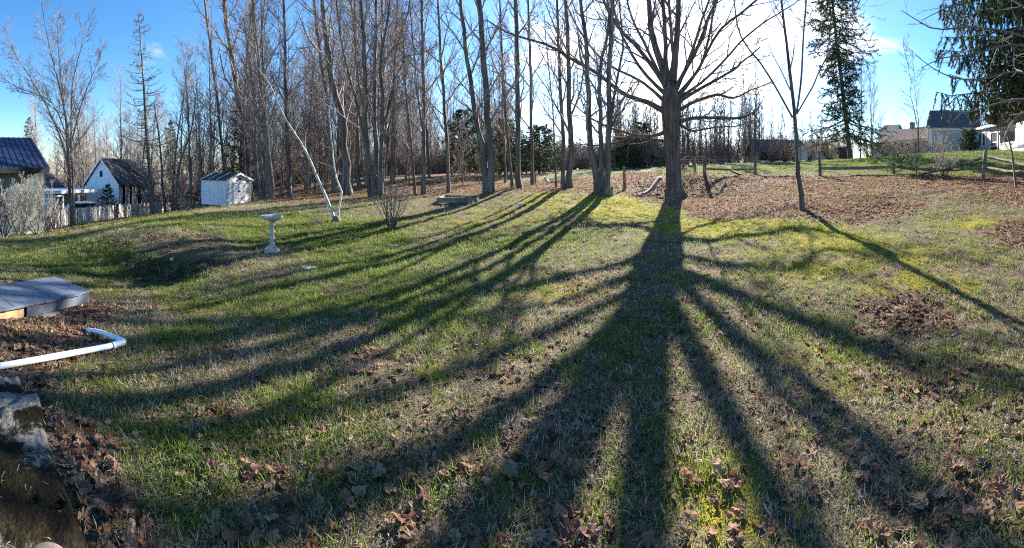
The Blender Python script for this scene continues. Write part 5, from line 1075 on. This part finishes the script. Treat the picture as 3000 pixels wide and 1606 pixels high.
    mb = MB(); h.slab(mb, -2.3, -2.15, -.45, zt2 + .15, 3.3, zt2 + 2.25, .3); mb.build('rake_board', WHITE, root); mb = MB(); h.box(mb, -2.1, h.W, -.42, -.36, zt2 + .12, zt2 + .36); mb.build('eave_board', WHITE, root)
    k = Frame((2905, 39), (3120, 31)); za = k.z(2960, 292); zc = k.z(2960, 238, 3); mb = MB(); k.slab(mb, 0, k.W, 0, za, 3, zc, .08); rf = mb.build('upper_roof', BROWNROOF, root); ribs(k, rf, 0, k.W, 34, -.01, za + .082, 3, zc + .082, BROWNROOF, 'roof_rib', True, .06, .06)
    mb = MB(); k.box(mb, 0.2, k.W, .4, 3, 3., za + .1); mb.build('upper_wall', WHITEO, root)
    mb = MB(); k.box(mb, k.u(2940, 2.6), k.u(2972, 2.6), 2.4, 3.3, zc - .8, k.z(2955, 203, 2.6)); mb.build('chimney', WHITE, root)
farmhouse()
def back_gable():
    f = Frame((2572, 58), (2612, 57)); zb = 3.4; ze = f.z(2600, 395); zr = f.z(2607, 368, 2.5); root = empty('outbuilding', (*f.o, zb), 'pale yellow gabled outbuilding peeking over the rusty roofed wing', 'building'); mb = MB(); f.box(mb, 0, f.W, 0, .15, zb, ze); mb.build('wall', CREAM, root)
    mb = MB(); f.gable(mb, f.W, 0, 5, zb, ze, zr, .12); mb.build('gable_wall', CREAM, root)
    for a_ in (-.3, 5.3): mb = MB(); f.slab(mb, -.2, f.W + .35, a_, ze - .1, 2.5, zr + .02, .08); mb.build('roof', RUST, root)
back_gable()
def low_barn():
    f = Frame((2222, 50), (2372, 52)); zb = 2.4; root = empty('low_barn', (*f.o, zb), 'low brown barn with sagging roof and dark open front beyond the fence', 'barn'); ze = f.z(2290, 447); zr = f.z(2300, 412, 4)
    mb = MB(); f.slab(mb, -.3, f.W, -.4, ze, 4, zr, .12); mb.build('roof', SHINGLE, root); mb = MB(); f.slab(mb, -.3, f.W, 8.4, ze, 4, zr, .12); mb.build('roof', SHINGLE, root)
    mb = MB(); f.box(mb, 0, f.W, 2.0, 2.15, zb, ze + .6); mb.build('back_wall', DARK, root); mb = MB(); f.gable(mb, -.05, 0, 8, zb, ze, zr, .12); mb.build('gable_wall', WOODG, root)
    for i in range(6): mb = MB(); u = f.W * i / 5; f.box(mb, u, u + .18, 0, .18, zb, ze + .02); mb.build('post', WOODG, root)
    mb = MB(); f.box(mb, 0, f.W, .02, .1, zb, zb + .9); mb.build('low_wall', WOODG, root)
    g = Frame((2344, 49), (2402, 48)); zb = 2.4; ze = g.z(2380, 443); zr = g.z(2380, 420, 2.); r2 = empty('white_outbuilding', (*g.o, zb), 'small white outbuilding with dark roof behind the birdhouse', 'building')
    mb = MB(); g.box(mb, 0, g.W, 0, .12, zb, ze); mb.build('wall', WHITE, r2); mb = MB(); g.gable(mb, -.12, 0, 4, zb, ze, zr, .12); mb.build('gable_wall', WHITEO, r2)
    for a_ in (-.3, 4.3): mb = MB(); g.slab(mb, -.2, g.W + .2, a_, ze - .05, 2, zr, .08); mb.build('roof', SHINGLE, r2)
    k = Frame((2402, 56), (2462, 55)); r3 = empty('pale_house', (*k.o, 2.6), 'pale distant house beyond the white outbuilding', 'house'); mb = MB(); k.pbox(mb, 2402, 2462, 440, 474, 0, 4); mb.build('wall', WHITEO, r3); mb = MB(); k.slab(mb, -.3, k.W + .3, -.3, k.z(2430, 440), 2, k.z(2430, 428, 2), .08); mb.build('roof', WOODG, r3); window(k, r3, 2412, 2420, 447, 458, 0)
    q = Frame((2458, 38), (2492, 38.5)); r4 = empty('dark_shed', (*q.o, 2.6), 'dark grey shed half hidden behind the thin spruce', 'shed'); mb = MB(); q.pbox(mb, 2458, 2492, 432, 476, 0, 3); mb.build('wall', SHINGLE, r4); mb = MB(); q.slab(mb, -.2, q.W + .2, -.25, q.z(2475, 432), 3.2, q.z(2475, 420, 3), .08); mb.build('roof', SHINGLE, r4)
low_barn()

# ------------------------------------------------------------------ fences and posts by the bank
def rail_fence():
    root = empty('rail_fence', on(2403, 18), 'old split rail fence with leaning posts and fallen rails along the bank', 'fence'); rng = np.random.default_rng(12)
    for px, py0, d, w, ln_ in ((2065, 455, 20, 11, .0), (2213, 458, 22, 9, .0), (2403, 449, 18, 9, -.02), (2618, 437, 17, 8, .0), (2880, 440, 14.2, 12, .07), (2035, 462, 24, 8, 0)):
        b = on(px, d); top = pix(px + ln_ * 120, py0, d); P, R = resample([b - (0, 0, .3), (b + top) / 2 + rng.normal(0, .01, 3), top], np.array([w, w, w * .85]) * d / F / 2, 6); MB().tube(P, R, 7).build('post', RAILM, root)
    for a, b, w in (((2070, 495, 20), (2213, 496, 22), 6), ((2216, 474, 21.8), (2327, 481, 20), 7), ((2362, 472, 18.2), (2399, 464, 18), 6), ((2406, 493, 17.9), (2614, 489, 17), 10), ((2622, 489, 16.9), (2751, 497, 15.6), 9), ((2740, 497, 15.5), (2876, 492, 14.3), 9), ((2697, 511, 15.7), (2876, 464, 14.3), 8), ((2886, 491, 14.1), (3060, 514, 11.5), 9), ((2896, 460, 14.), (3060, 496, 12.), 9), ((2074, 463, 20.2), (2112, 482, 20.5), 6), ((2140, 500, 20.8), (2170, 512, 19.6), 6)):
        p, q = pix(*a), pix(*b); P, R = resample([p, (p + q) / 2 + np.array((0, 0, -.03)) + rng.normal(0, .02, 3), q], [w * a[2] / F / 2, w * a[2] / F / 2 * 1.1, w * a[2] / F / 2 * .9], 8); P[1:-1] += rng.normal(0, .012, (6, 3)); MB().tube(P, R, 6).build('rail', RAILM, root)
    mb = MB(); A0, B0 = on(1900, 23), on(2213, 22)                       # sagging wire between the posts
    for P0, P1 in ((on(1998, 21.5), on(2065, 20)), (on(2065, 20), on(2213, 22))):
        for h in np.linspace(.15, 1.05, 7): m = (P0 + P1) / 2 + (0, 0, h - .04); P, R = resample([P0 + (0, 0, h), m, P1 + (0, 0, h)], [.006] * 3, 8); mb.add(*tubes(P[None], R[None], 3))
        for t in np.linspace(.02, .98, 22): q = P0 + (P1 - P0) * t; mb.add(*tubes(np.array([[q + (0, 0, .1), q + (0, 0, 1.02)]]), np.array([[.005, .005]]), 3))
    mb.build('wire_mesh', WOODG, root)['kind'] = 'stuff'
rail_fence()
def marker_post(px, d, py0, w, label, tape, tpx=0):
    b = on(px, d); top = pix(px - 2, py0, d); root = empty('marker_post', b, label, 'post'); P, R = resample([b - (0, 0, .3), (b + top) / 2, top], np.array([w, w * .9, w * .7]) * d / F / 2, 6); MB().tube(P, R, 7).build('post', RAILM, root)
    if tape:
        y0, y1 = tape; q = pix(px + tpx, (y0 + y1) / 2, d); r = w * d / F / 2 * .95
        MB().tube([pix(px - 1.5, y0 + 4, d), pix(px - 1.5, y0 + 10, d)], [r * 1.02, r * 1.02], 8).build('tape_band', ORANGE, root); mb = MB(); a = pix(px + tpx, y0 + 8, d - r); e = pix(px + tpx + 5, y1, d - r - .06); mb.beam(a, (a + e) / 2 + (0.01, 0.03, 0), .05, .008).beam((a + e) / 2 + (0.01, 0.03, 0), e, .045, .008); mb.build('tape_tail', ORANGE, root)
marker_post(1830, 17.5, 485, 10, 'split wooden post with orange tape tied round it near the single trunk', (500, 528), 0)
marker_post(1568, 20.5, 502, 8, 'short post wrapped in bright orange tape beside the lone tree', (502, 534), 2)

# ------------------------------------------------------------------ garden things
def bird_bath():
    b = on(797, 8.0); root = empty('bird_bath', b, 'pale concrete bird bath with a twisted column and shallow scalloped bowl', 'bird bath')
    MB().box((b[0], b[1], b[2] + .02), .3, .3, .06, .5).build('base_plate', CONC, root)
    MB().lathe((b[0], b[1], b[2] + .05), [(.115, 0), (.12, .015), (.1, .03), (.105, .045), (.085, .065), (.065, .085), (.056, .1)], 28).build('pedestal', CONC, root, True)
    mb = MB(); V = []; n = 26; m = 40
    for i in range(m + 1):
        t = i / m; z = .14 + t * .495; off = .016 * math.sin(PI * min(1, t * 8) / 2) * (1 if t < .92 else (1 - t) / .08)
        for k in range(n):
            a = 2 * PI * k / n; ph = t * 2 * PI * 3.6; r = .046 + .012 * math.cos(2 * (a - ph)) ; V.append((b[0] + r * math.cos(a) + off * math.cos(ph * 1.0), b[1] + r * math.sin(a) + off * math.sin(ph), b[2] + z))
    mb.add(V, [(i * n + k, i * n + (k + 1) % n, (i + 1) * n + (k + 1) % n, (i + 1) * n + k) for i in range(m) for k in range(n)]); mb.build('twisted_column', CONC, root, True)
    sc = lambda r, q=.05: (lambda a: r * (1 + q * abs(math.cos(3 * a)) - q * .5))
    mb = MB(); mb.lathe((b[0], b[1], b[2] + .625), [(.05, 0), (.075, .02), (.08, .04), (sc(.14), .055), (sc(.205), .08), (sc(.228), .1), (sc(.228), .145), (sc(.215), .15), (sc(.2), .145), (sc(.17), .12), (.08, .105), (.02, .103)], 42); mb.build('bowl', CONC, root, True)
bird_bath()
def birdhouse():
    d = 10.25; c = pix(2352, 452, d); a = -(2352 - 1500) / F + .55; root = empty('birdhouse', c, 'grey weathered wooden birdhouse fixed to the young bare tree', 'birdhouse'); ca, sa = math.cos(a), math.sin(a)
    k = d / F; hw, hh, dp = 10 * k, 17 * k, 9 * k
    def T(P): return [(c[0] + x * ca - y * sa, c[1] + x * sa + y * ca, c[2] + z) for x, y, z in P]
    MB().hexa(T([(-hw, -dp, -hh), (hw, -dp, -hh), (hw, dp, -hh), (-hw, dp, -hh), (-hw, -dp, hh * .75), (hw, -dp, hh * .35), (hw, dp, hh * .35), (-hw, dp, hh * .75)])).build('box', WOODG, root)
    MB().hexa(T([(-hw - .01, -dp * 1.2, hh * .775), (hw * 1.35, -dp * 1.2, hh * .29), (hw * 1.35, dp * 1.2, hh * .29), (-hw - .01, dp * 1.2, hh * .775), (-hw - .01, -dp * 1.2, hh * .9), (hw * 1.35, -dp * 1.2, hh * .41), (hw * 1.35, dp * 1.2, hh * .41), (-hw - .01, dp * 1.2, hh * .9)])).build('roof', WOODG, root)
    MB().hexa(T([(-hw - .03, -dp * .5, -hh * 1.2), (-hw - .002, -dp * .5, -hh * 1.2), (-hw - .002, dp * .5, -hh * 1.2), (-hw - .03, dp * .5, -hh * 1.2), (-hw - .03, -dp * .5, hh * 1.2), (-hw - .002, -dp * .5, hh * 1.2), (-hw - .002, dp * .5, hh * 1.2), (-hw - .03, dp * .5, hh * 1.2)])).build('back_board', WOODG, root)
    q = T([(hw - .01, 0, 0), (hw + .004, 0, 0)]); MB().tube(q, [.02, .02], 10).build('entrance_hole', DARK, root)
birdhouse()
def shrub(label, px, d, h, spread, n, seed, tm=TWIGY, name='bare_shrub', group=None, k2=5, k3=3, r0=.011, twig=.0035):
    rng = np.random.default_rng(seed); b = on(px, d); root = empty(name, b, label, 'shrub', group); P = []; R = []
    for i in range(n):
        az = i * 2.4 + rng.normal(0, .3); s = spread * math.sqrt((i + .5) / n) * rng.uniform(.7, 1.1); hh = h * rng.uniform(.6, 1.05) * (1 - .25 * (s / spread) ** 2); o = np.array((math.cos(az), math.sin(az), 0)); o2 = np.array((math.cos(az), math.sin(az), 0))
        q, r = resample([b + o * .06 - (0, 0, .05), b + o2 * s * .5 + (0, 0, hh * .3), b + o2 * s * .9 + (0, 0, hh * .65), b + o2 * s * rng.uniform(.9, 1.15) + (0, 0, hh)], [r0 * 1.5, r0, r0 * .7, r0 * .35], 9); q[2:] += rng.normal(0, .015, (7, 3)); P.append(q); R.append(r)
    P, R = np.array(P), np.array(R); MB().add(*tubes(P, R, 5)).build('stems', BARK if tm != TWIGG else BARKL, root, True)['kind'] = 'stuff'
    A, AR = grow(P, R, k2, .3, .98, (.15, .35), (.3, .7), .35, .1, 5, .6, rng, rmin=twig * 1.3); mb = MB(); mb.add(*tubes(A, AR, 3))
    if k3: mb.add(*tubes(*grow(A, AR, k3, .2, .95, (.3, .6), (.4, .8), .25, .12, 4, .6, rng, rmin=twig), 3))
    mb.build('twigs', tm, root, True)['kind'] = 'stuff'; return root
shrub('leafless upright shrub with fanned stems alone on the lawn', 1148, 10, 1.6, .62, 24, 1, TWIGP, r0=.011)
shrub('tiny twiggy dead bush between the bird bath and the birch', 925, 10.5, .36, .28, 16, 2, TWIGY, r0=.005, twig=.0025)
for i, (px, d, h, sp, n, lb) in enumerate([(60, 14.8, 2.6, 1.4, 10, 'tangled bare bush covering the middle of the green house wall'), (112, 14.6, 2.4, 1.0, 8, 'tangled bare bush at the corner of the green house'), (10, 14.2, 2.6, 1.3, 10, 'tangled bare bush at the window end of the green house wall'), (138, 15.6, 1.7, .6, 4, 'leaning bare bush between the green house and the picket fence')]):
    shrub(lb, px, d, h, sp, n, 20 + i, TWIGG, group='bare bushes along the green house', k2=13, k3=8, r0=.02, twig=.006)
shrub('dark reddish brush heap by the fence end beside the shed', 540, 29.5, 1.5, 1.0, 26, 30, TWIGP, k2=6, k3=4, r0=.014, twig=.008)
shrub('rounded dense grey shrub before the rusty roofed wing', 2598, 36, 2.4, 1.6, 40, 31, TWIGY, k2=7, k3=5, r0=.016, twig=.01)
shrub('pale twiggy shrub standing in the rail fence line', 2765, 15.4, 1.55, .8, 20, 32, TWIGG, k2=6, k3=5, r0=.009, twig=.0045)
shrub('grey shrub against the gabled block of the farmhouse', 2745, 35.5, 2.4, 1.7, 34, 33, TWIGG, k2=6, k3=5, r0=.016, twig=.01)
shrub('brown shrub below the slender tree near the wing', 2690, 36, 1.8, 1.3, 26, 34, TWIGY, k2=6, k3=4, r0=.016, twig=.01)
shrub('low bramble tangle at the foot of the low brown barn', 2330, 42, 1.3, 2.2, 40, 35, TWIGY, k2=6, k3=4, r0=.014, twig=.01)
for px, d, h, sp, lb, sd in ((2262, 41, 2.6, 1.7, 'brown brushy thicket before the open end of the low brown barn', 61), (2300, 39, 3.2, 1.8, 'tallest brushy thicket hiding the middle of the low brown barn', 62), (2372, 40, 2.4, 1.6, 'brushy thicket between the low brown barn and the white outbuilding', 63), (2430, 38, 2.2, 1.6, 'brushy thicket in front of the pale distant house', 64), (2545, 36, 2.3, 1.5, 'brown brush at the far end of the rusty roofed wing', 65), (2645, 37, 2.0, 1.4, 'loose brush beneath the eave of the rusty roofed wing', 66)):
    shrub(lb, px, d, h, sp, 30, sd, TWIGY, k2=7, k3=5, r0=.018, twig=.011)
shrub('bramble tangle along the wire fence near the post', 2190, 24, .7, .9, 24, 36, TWIGG, k2=5, k3=3, r0=.008, twig=.005)
hero('thin young bare tree growing by the rail fence in front of the porch', 12.5, [([(2978, 512), (2963, 430), (2948, 380), (2938, 330), (2930, 290)], 6, 2.5)], seed=40, ext=0, name='sapling', k1=8, k2=4, k3=3, t0=.45, flare=1) if False else None
def thin_sapling():
    rng = np.random.default_rng(40); d = 12.5; b = on(2978, d); root = empty('sapling', b, 'thin young bare tree growing by the rail fence in front of the porch', 'tree'); P, R = resample([b - (0, 0, .1), pix(2963, 440, d), pix(2948, 385, d), pix(2938, 330, d), pix(2930, 285, d)], np.array([8, 6, 5, 4, 2]) * d / F / 2, 14)
    MB().add(*tubes(P[None], R[None], 6)).build('trunk', BARKL, root, True); A, AR = grow(P[None], R[None], 10, .35, .98, (.15, .3), (.5, .9), .4, .1, 6, .6, rng, rmin=.006); B, BR = grow(A, AR, 4, .2, .95, (.3, .5), (.4, .8), .3, .1, 4, .6, rng); mb = MB(); mb.add(*tubes(A, AR, 4)); mb.add(*tubes(B, BR, 3)); mb.build('crown', TWIGG, root, True)
thin_sapling()
def timber_bed():
    d = 14; a = on(1281, 14.2); b = on(1400, 13.9); root = empty('timber_bed', a, 'low dark timber garden bed frame on the lawn edge', 'garden bed'); t = (b - a) / np.linalg.norm(b - a); n = np.array((-t[1], t[0], 0)); n = n if n @ a > 0 else -n; zt = (a[2] + b[2]) / 2 + .08
    a[2] = b[2] = zt; MB().beam(a, b, .1, .19).build('front_beam', RAILM, root); MB().beam(a + n * 1.0 + (0, 0, .05), b + n * 1.0 + (0, 0, .05), .1, .17).build('rear_beam', RAILM, root)
    for p in (a + t * .05, b - t * .05): MB().beam(p + n * .052 + (0, 0, .02), p + n * .948 + (0, 0, .03), .1, .17).build('end_beam', RAILM, root)
timber_bed()
def block(name, label, cat, px, d, sx, sy, sz, m, rz=0, lift=0, sides=0, squash=1.):
    b = on(px, d); mb = MB()
    if sides: mb.tube([b + (0, 0, -.1), b + (0, 0, sz * .5), b + (0, 0, sz)], [sx, sx * .93, sx * .9], sides)
    else:                                                # rough stone: a jittered rounded box
        rng = np.random.default_rng(int(px)); V = []; n = 10; k = 5
        for i in range(k + 1):
            f = -PI / 2 + PI * i / k
            for j in range(n): a = 2 * PI * j / n; c = abs(math.cos(f)) ** .5; V.append((b[0] + sx * c * math.cos(a + rz) * rng.uniform(.88, 1.08), b[1] + sy * c * math.sin(a + rz) * rng.uniform(.88, 1.08), b[2] + lift + sz * np.sign(math.sin(f)) * abs(math.sin(f)) ** .6))
        mb.add(V, [(i * n + j, i * n + (j + 1) % n, (i + 1) * n + (j + 1) % n, (i + 1) * n + j) for i in range(k) for j in range(n)])
    o = mb.build(name, m, None, False, b); tag(o, label, cat); return o
block('stump_post', 'short dark stump post at the woods edge near the shed', 'stump', 853, 19, .1, .1, .34, RAILM, sides=10)
block('flat_stone', 'flat grey stepping stone set in the grass near the bird bath', 'stone', 905, 6.45, .17, .13, .02, CONC)
block('white_stone', 'small white stone on the bare hump', 'stone', 503, 7.6, .05, .035, .03, PALESTONE)
block('pale_stone', 'small pale stone on the leaf slope by the thin trees', 'stone', 1191, 22, .1, .08, .12, PALESTONE)
def stump():
    b = on(1785, 14.6); rng = np.random.default_rng(5); root = empty('tree_stump', b, 'low jagged cut stump at the foot of the single trunk', 'stump'); mb = MB(); n = 14; V = []
    for z, r in ((-.1, .26), (.05, .2), (.2, .16), (.3, .15)):
        for k in range(n): a = 2 * PI * k / n; rr = r * (1 + .12 * math.sin(3 * a)); V.append((b[0] + rr * math.cos(a), b[1] + rr * math.sin(a), b[2] + z + (rng.uniform(-.07, .07) if z > .25 else 0)))
    V.append((b[0], b[1], b[2] + .22)); mb.add(V, [(i * n + k, i * n + (k + 1) % n, (i + 1) * n + (k + 1) % n, (i + 1) * n + k) for i in range(3) for k in range(n)], [(3 * n + k, 3 * n + (k + 1) % n, 4 * n) for k in range(n)]); mb.build('stump_body', LOGM, root)
stump()
def log(label, pts, w, m=LOGM, name='fallen_log', cat='log', seed=1, br=0):
    rng = np.random.default_rng(seed); Q = []
    for px, d, h in pts: b = on(px, d); Q.append(b + (0, 0, h))
    P, R = resample(Q, np.linspace(w[0], w[1], len(Q)), 12); P[1:-1] += rng.normal(0, w[0] * .25, (10, 3)); root = empty(name, Q[0], label, cat); MB().tube(P, R, 8).build('log_body', m, root, True)
    if br: A, AR = grow(P[None], R[None], br, .2, .98, (.15, .4), (.5, 1.1), .1, .15, 6, .5, rng, rmin=.008); MB().add(*tubes(A, AR, 4)).build('side_branches', m, root, True)['kind'] = 'stuff'
log('long dead log lying up the leaf bank beside the maple', [(1866, 15.5, .05), (1900, 17, .15), (1935, 19, .32)], (.05, .11), seed=2, br=4)
log('short pale sawn log standing askew on the leaf slope', [(1596, 21, .35), (1608, 20.4, .04)], (.07, .08), PALESTONE, seed=3)
log('pale fallen branch pile on the leaf slope', [(1612, 21, .08), (1690, 22, .12)], (.05, .03), LOGM, seed=4, br=6)
log('broken stick lying at the foot of the maple', [(1925, 16.3, .04), (1985, 16.0, .05)], (.05, .03), LOGM, 'fallen_stick', 'stick', 5)
log('brushy dead branch lying right of the maple foot', [(2040, 16.5, .08), (2140, 16.2, .1), (2190, 15.4, .05)], (.03, .01), TWIGG, 'fallen_branch', 'branch', 6, 9)
log('fallen twigs on the bank left of the maple foot', [(1850, 15.2, .05), (1920, 16.2, .08)], (.025, .01), TWIGG, 'fallen_branch', 'branch', 7, 8)
log('thin curved stick lying on the mossy lawn by the leaf patch', [(2735, 5.4, .02), (2780, 4.95, .03), (2800, 4.75, .03)], (.012, .018), LOGM, 'fallen_stick', 'stick', 8)
log('small branch lying near the leaf bank edge', [(1860, 11.6, .03), (1960, 10.8, .03)], (.012, .006), LOGM, 'fallen_stick', 'stick', 9, 2)
log('thin forked twig on the moss before the leaf bank', [(2060, 10.6, .03), (2120, 10.1, .03)], (.012, .006), LOGM, 'fallen_stick', 'stick', 10, 2)
def barrier():
    a, b = on(1028, 25), on(1108, 26); root = empty('plank_barrier', a, 'low dark plank barrier in the woods behind the many-stemmed tree', 'fence')
    for h in (.45, .95): MB().beam(a + (0, 0, h), b + (0, 0, h), .05, .16).build('plank', RAILM, root)
    for t in (0.02, .5, .98): q = a + (b - a) * t; MB().box((q[0], q[1] + .08, q[2] + .4), .1, .1, 1.4).build('post', RAILM, root)
barrier()
def cellar_door():
    f = Frame((2950, 28), (3040, 24)); root = empty('cellar_door', on(2970, 27), 'grey sloping cellar door beside the porch', 'cellar door'); z0 = gz(*f.o) - .1
    for k in range(2): u0 = f.W * (.2 + .4 * k); mb = MB(); f.slab(mb, u0, u0 + f.W * .39, 0, z0 + .2, 2, z0 + 1., .06); mb.build('door_leaf', SHINGLE, root)
    mb = MB(); f.box(mb, f.W * .18, f.W * 1.02, .05, 2.1, z0 - .2, z0 + .16); mb.build('kerb', CONC, root)
cellar_door()

# ------------------------------------------------------------------ deck, pipe and stone slab close by
def deck():
    zt = .06; c0 = pix(262, 850, (ZC - zt) * F / (850 - HZ)); c1 = pix(165, 808, (ZC - zt) * F / (808 - HZ)); cl = pix(0, 905, (ZC - zt) * F / (905 - HZ))
    ex = cl - c0; ex[2] = 0; ex /= np.linalg.norm(ex); ey = np.array((-ex[1], ex[0], 0)); ey = ey if ey @ (c1 - c0) > 0 else -ey; D = float((c1 - c0) @ ey); root = empty('deck_platform', c0 - (0, 0, .3), 'low deck platform of worn blue grey painted boards by the leaves', 'deck'); rng = np.random.default_rng(2)
    def B(u0, u1, v0, v1, z0, z1, dz=0):
        P = [c0 + ex * u + ey * v + (0, 0, z) for z in (z0, z1) for u, v in ((u0, v0), (u1, v0), (u1, v1), (u0, v1))]; return MB().hexa([(p[0], p[1], p[2] - c0[2] + zt) for p in P])
    w = .142
    for i in range(20):
        e = .02 + rng.uniform(-.006, .01); B(i * w + .0025, (i + 1) * w - .0025, -e, D + rng.uniform(-.02, .03), -.028 + rng.uniform(-.003, .003), rng.uniform(-.004, .004)).build('deck_board', DECKM, root)
    B(.0, .95, .01, .045, -.165, -.03).build('front_board', DECKM, root); B(.98, 1.62, .035, .06, -.25, -.035).build('raw_board', TAN, root); B(1.66, 2.85, .01, .045, -.17, -.03).build('front_board', DECKM, root)
    B(.012, .045, .05, D - .03, -.165, -.03).build('end_board', DECKM, root); B(0.05, 2.84, D - .06, D - .03, -.17, -.03).build('back_board', DECKM, root)
    for u0, u1 in ((.52, .78), (.8, .96)): B(u0, u1, -.06, .2, -.32, -.17 + (0 if u0 < .7 else .0)).build('support_block', CONCD, root)
    for u0 in (.05, 1.7): B(u0, u0 + .45, .08, .4, -.33, -.172).build('support_block', CONC, root)
    # old step behind
    r2 = empty('old_step', c0 + ex * 1.1 + ey * (D + .3) - (0, 0, .3), 'dark weathered timber step behind the painted deck', 'step')
    for i in range(2):
        P = [c0 + ex * u + ey * v + (0, 0, z) for z in (-.2, -.02) for u, v in ((1.12 + i * .2, D + .06), (1.3 + i * .2, D + .06), (1.3 + i * .2, D + .55), (1.12 + i * .2, D + .55))]; MB().hexa(P).build('step_board', RAILM, r2)
deck()
def pipe():
    def gp(px, py, z=.0):
        d = (ZC - z) * F / (py - HZ); return np.array([*flat(px, d), 0])
    a, b, c = gp(-120, 1112), gp(368, 1014), gp(256, 952)
    for q in (a, b, c): q[2] = gz(q[0], q[1]) + .04
    root = empty('drain_pipe', b, 'white plastic drain pipe with an elbow lying on the leaves', 'pipe'); r = .026; m = (b + c) / 2; m[2] = gz(m[0], m[1]) + .05
    ta = (a - b) / np.linalg.norm(a - b); tc = (c - b) / np.linalg.norm(c - b)
    m1 = (a + b) / 2; m1[2] = max(m1[2], gz(m1[0], m1[1]) + .05)
    P, R = resample([a, m1, b + ta * .13], [r] * 3, 16); MB().tube(P, R, 18).build('long_pipe', PVC, root, True)
    P, R = resample([b + ta * .15, b + ta * .06, b + (ta + tc) * .012, b + tc * .06, b + tc * .15], [r * 1.16] * 5, 14); MB().tube(P, R, 18).build('elbow', PVC, root, True)
    P, R = resample([b + tc * .13, m, c - (0, 0, .03)], [r * .98] * 3, 14); P[5:10, 2] += .006; MB().tube(P, R, 18).build('short_pipe', PVC, root, True)
    for q, t in ((b + ta * .14, ta), (b + tc * .14, tc)): MB().tube([q - t * .012, q + t * .012], [r * 1.24] * 2, 18).build('collar', PVC, root, True)
pipe()
def slab():
    zt = .07; poly = []
    for px, py in [(-420, 1080), (62, 1092), (75, 1140), (110, 1150), (135, 1230), (170, 1330), (205, 1420), (235, 1520), (262, 1640), (290, 1900), (300, 3000), (-420, 3000)]: d = (ZC - zt) * F / (py - HZ); poly.append(flat(px, d))
    P = np.array(poly); x0, y0 = P.min(0) - .08; x1, y1 = P.max(0) + .08; st = .016; X, Y = np.meshgrid(np.arange(x0, x1, st), np.arange(y0, y1, st), indexing='ij'); n1 = (fbm(X, Y, 7, 61, 4) - .5)
    s = inpoly(X.ravel() + n1.ravel() * .07, Y.ravel() + (fbm(X, Y, 8, 63, 4) - .5).ravel() * .07, poly, .035).reshape(X.shape)
    crack = np.exp(-((fbm(X, Y, 2.2, 66, 3) - .5) / .012) ** 2) * .03
    Z = -.16 + (zt + .16) * s ** .5 + (n1 * .045 + (fbm(X, Y, 2., 67, 3) - .5) * .09 + (fbm(X, Y, 28, 68, 2) - .5) * .012 - crack) * s
    d = np.hypot(X, Y); px = 1500 + F * np.arctan2(X, Y); py = HZ + F * (ZC - Z) / d
    ms = np.clip(blobs(px, py, [(60, 1470, 190, 130, .5), (200, 1560, 120, 140, .55), (-60, 1400, 120, 160, .5), (90, 1215, 60, 22, .4), (130, 1235, 30, 20, .4), (60, 1140, 90, 12, .4), (60, 1085, 90, 14, .4), (0, 1330, 120, 60, .3)]) - .12, -.2, .6)
    nx, ny = X.shape; idx = np.arange(nx * ny).reshape(nx, ny); Q = np.stack([idx[:-1, :-1], idx[1:, :-1], idx[1:, 1:], idx[:-1, 1:]], -1).reshape(-1, 4); V = np.stack([X.ravel(), Y.ravel(), Z.ravel()], 1); keep = (s.ravel()[Q] > .002).any(1); Q = Q[keep]
    used, inv = np.unique(Q, return_inverse=True); Q = inv.reshape(-1, 4); me = mesh('granite_slab', V[used], [Q], ROCKM, True); at = me.attributes.new('moss', 'FLOAT', 'POINT'); at.data.foreach_set('value', ms.ravel()[used].astype(np.float32))
    o = link('granite_slab', me); tag(o, 'rough granite slab with dark moss and lichen at the near corner', 'stone slab')
    # pale dead pine needles and grass bits on it
    rng = np.random.default_rng(4); sel = used[rng.integers(0, len(used), 500)]; sel = sel[s.ravel()[sel] > .9][:160]; mb = MB(); c = V[sel]; n = len(c); a = rng.uniform(0, 6.28, n); L = rng.uniform(.01, .05, n); L[:8] *= 4; dv = np.stack([np.cos(a), np.sin(a), np.zeros(n)], 1); pts = np.stack([c + (0, 0, .006), c + dv * L[:, None] * .5 + (0, 0, .012) , c + dv * L[:, None] + rng.normal(0, .006, (n, 3)) + (0, 0, .008)], 1); mb.add(*tubes(pts, np.full((n, 3), .0012), 3)); o = mb.build('grass_debris', DRYM); o['kind'] = 'stuff'
    # round brown stone
    b = np.array([*flat(139, 1.44), 0.1]); mb = MB(); n = 40; prof = [(.0, -.02), (.085, -.02), (.099, -.005), (.104, .012), (.1, .03), (.088, .041), (.06, .047), (.001, .05)]; mb.lathe(b, [((lambda a, r=r: r * (1 + .05 * math.cos(2 * a + .4))) if r > .01 else .001, z) for r, z in prof], n)
    o = mb.build('round_stone', STONEB, None, True, b); tag(o, 'smooth rounded brown stone resting on the mossy granite slab', 'stone')
    o = bpy.data.objects.new('dead_leaf', LEAVES[4]); COL.objects.link(o); o.location = (b[0] + .03, b[1] + .03, b[2] + .052); o.scale = (.06, .06, .05); o.rotation_euler = (.05, 0, 1); tag(o, 'small folded dead leaf lying on the round brown stone', 'leaf')
slab()
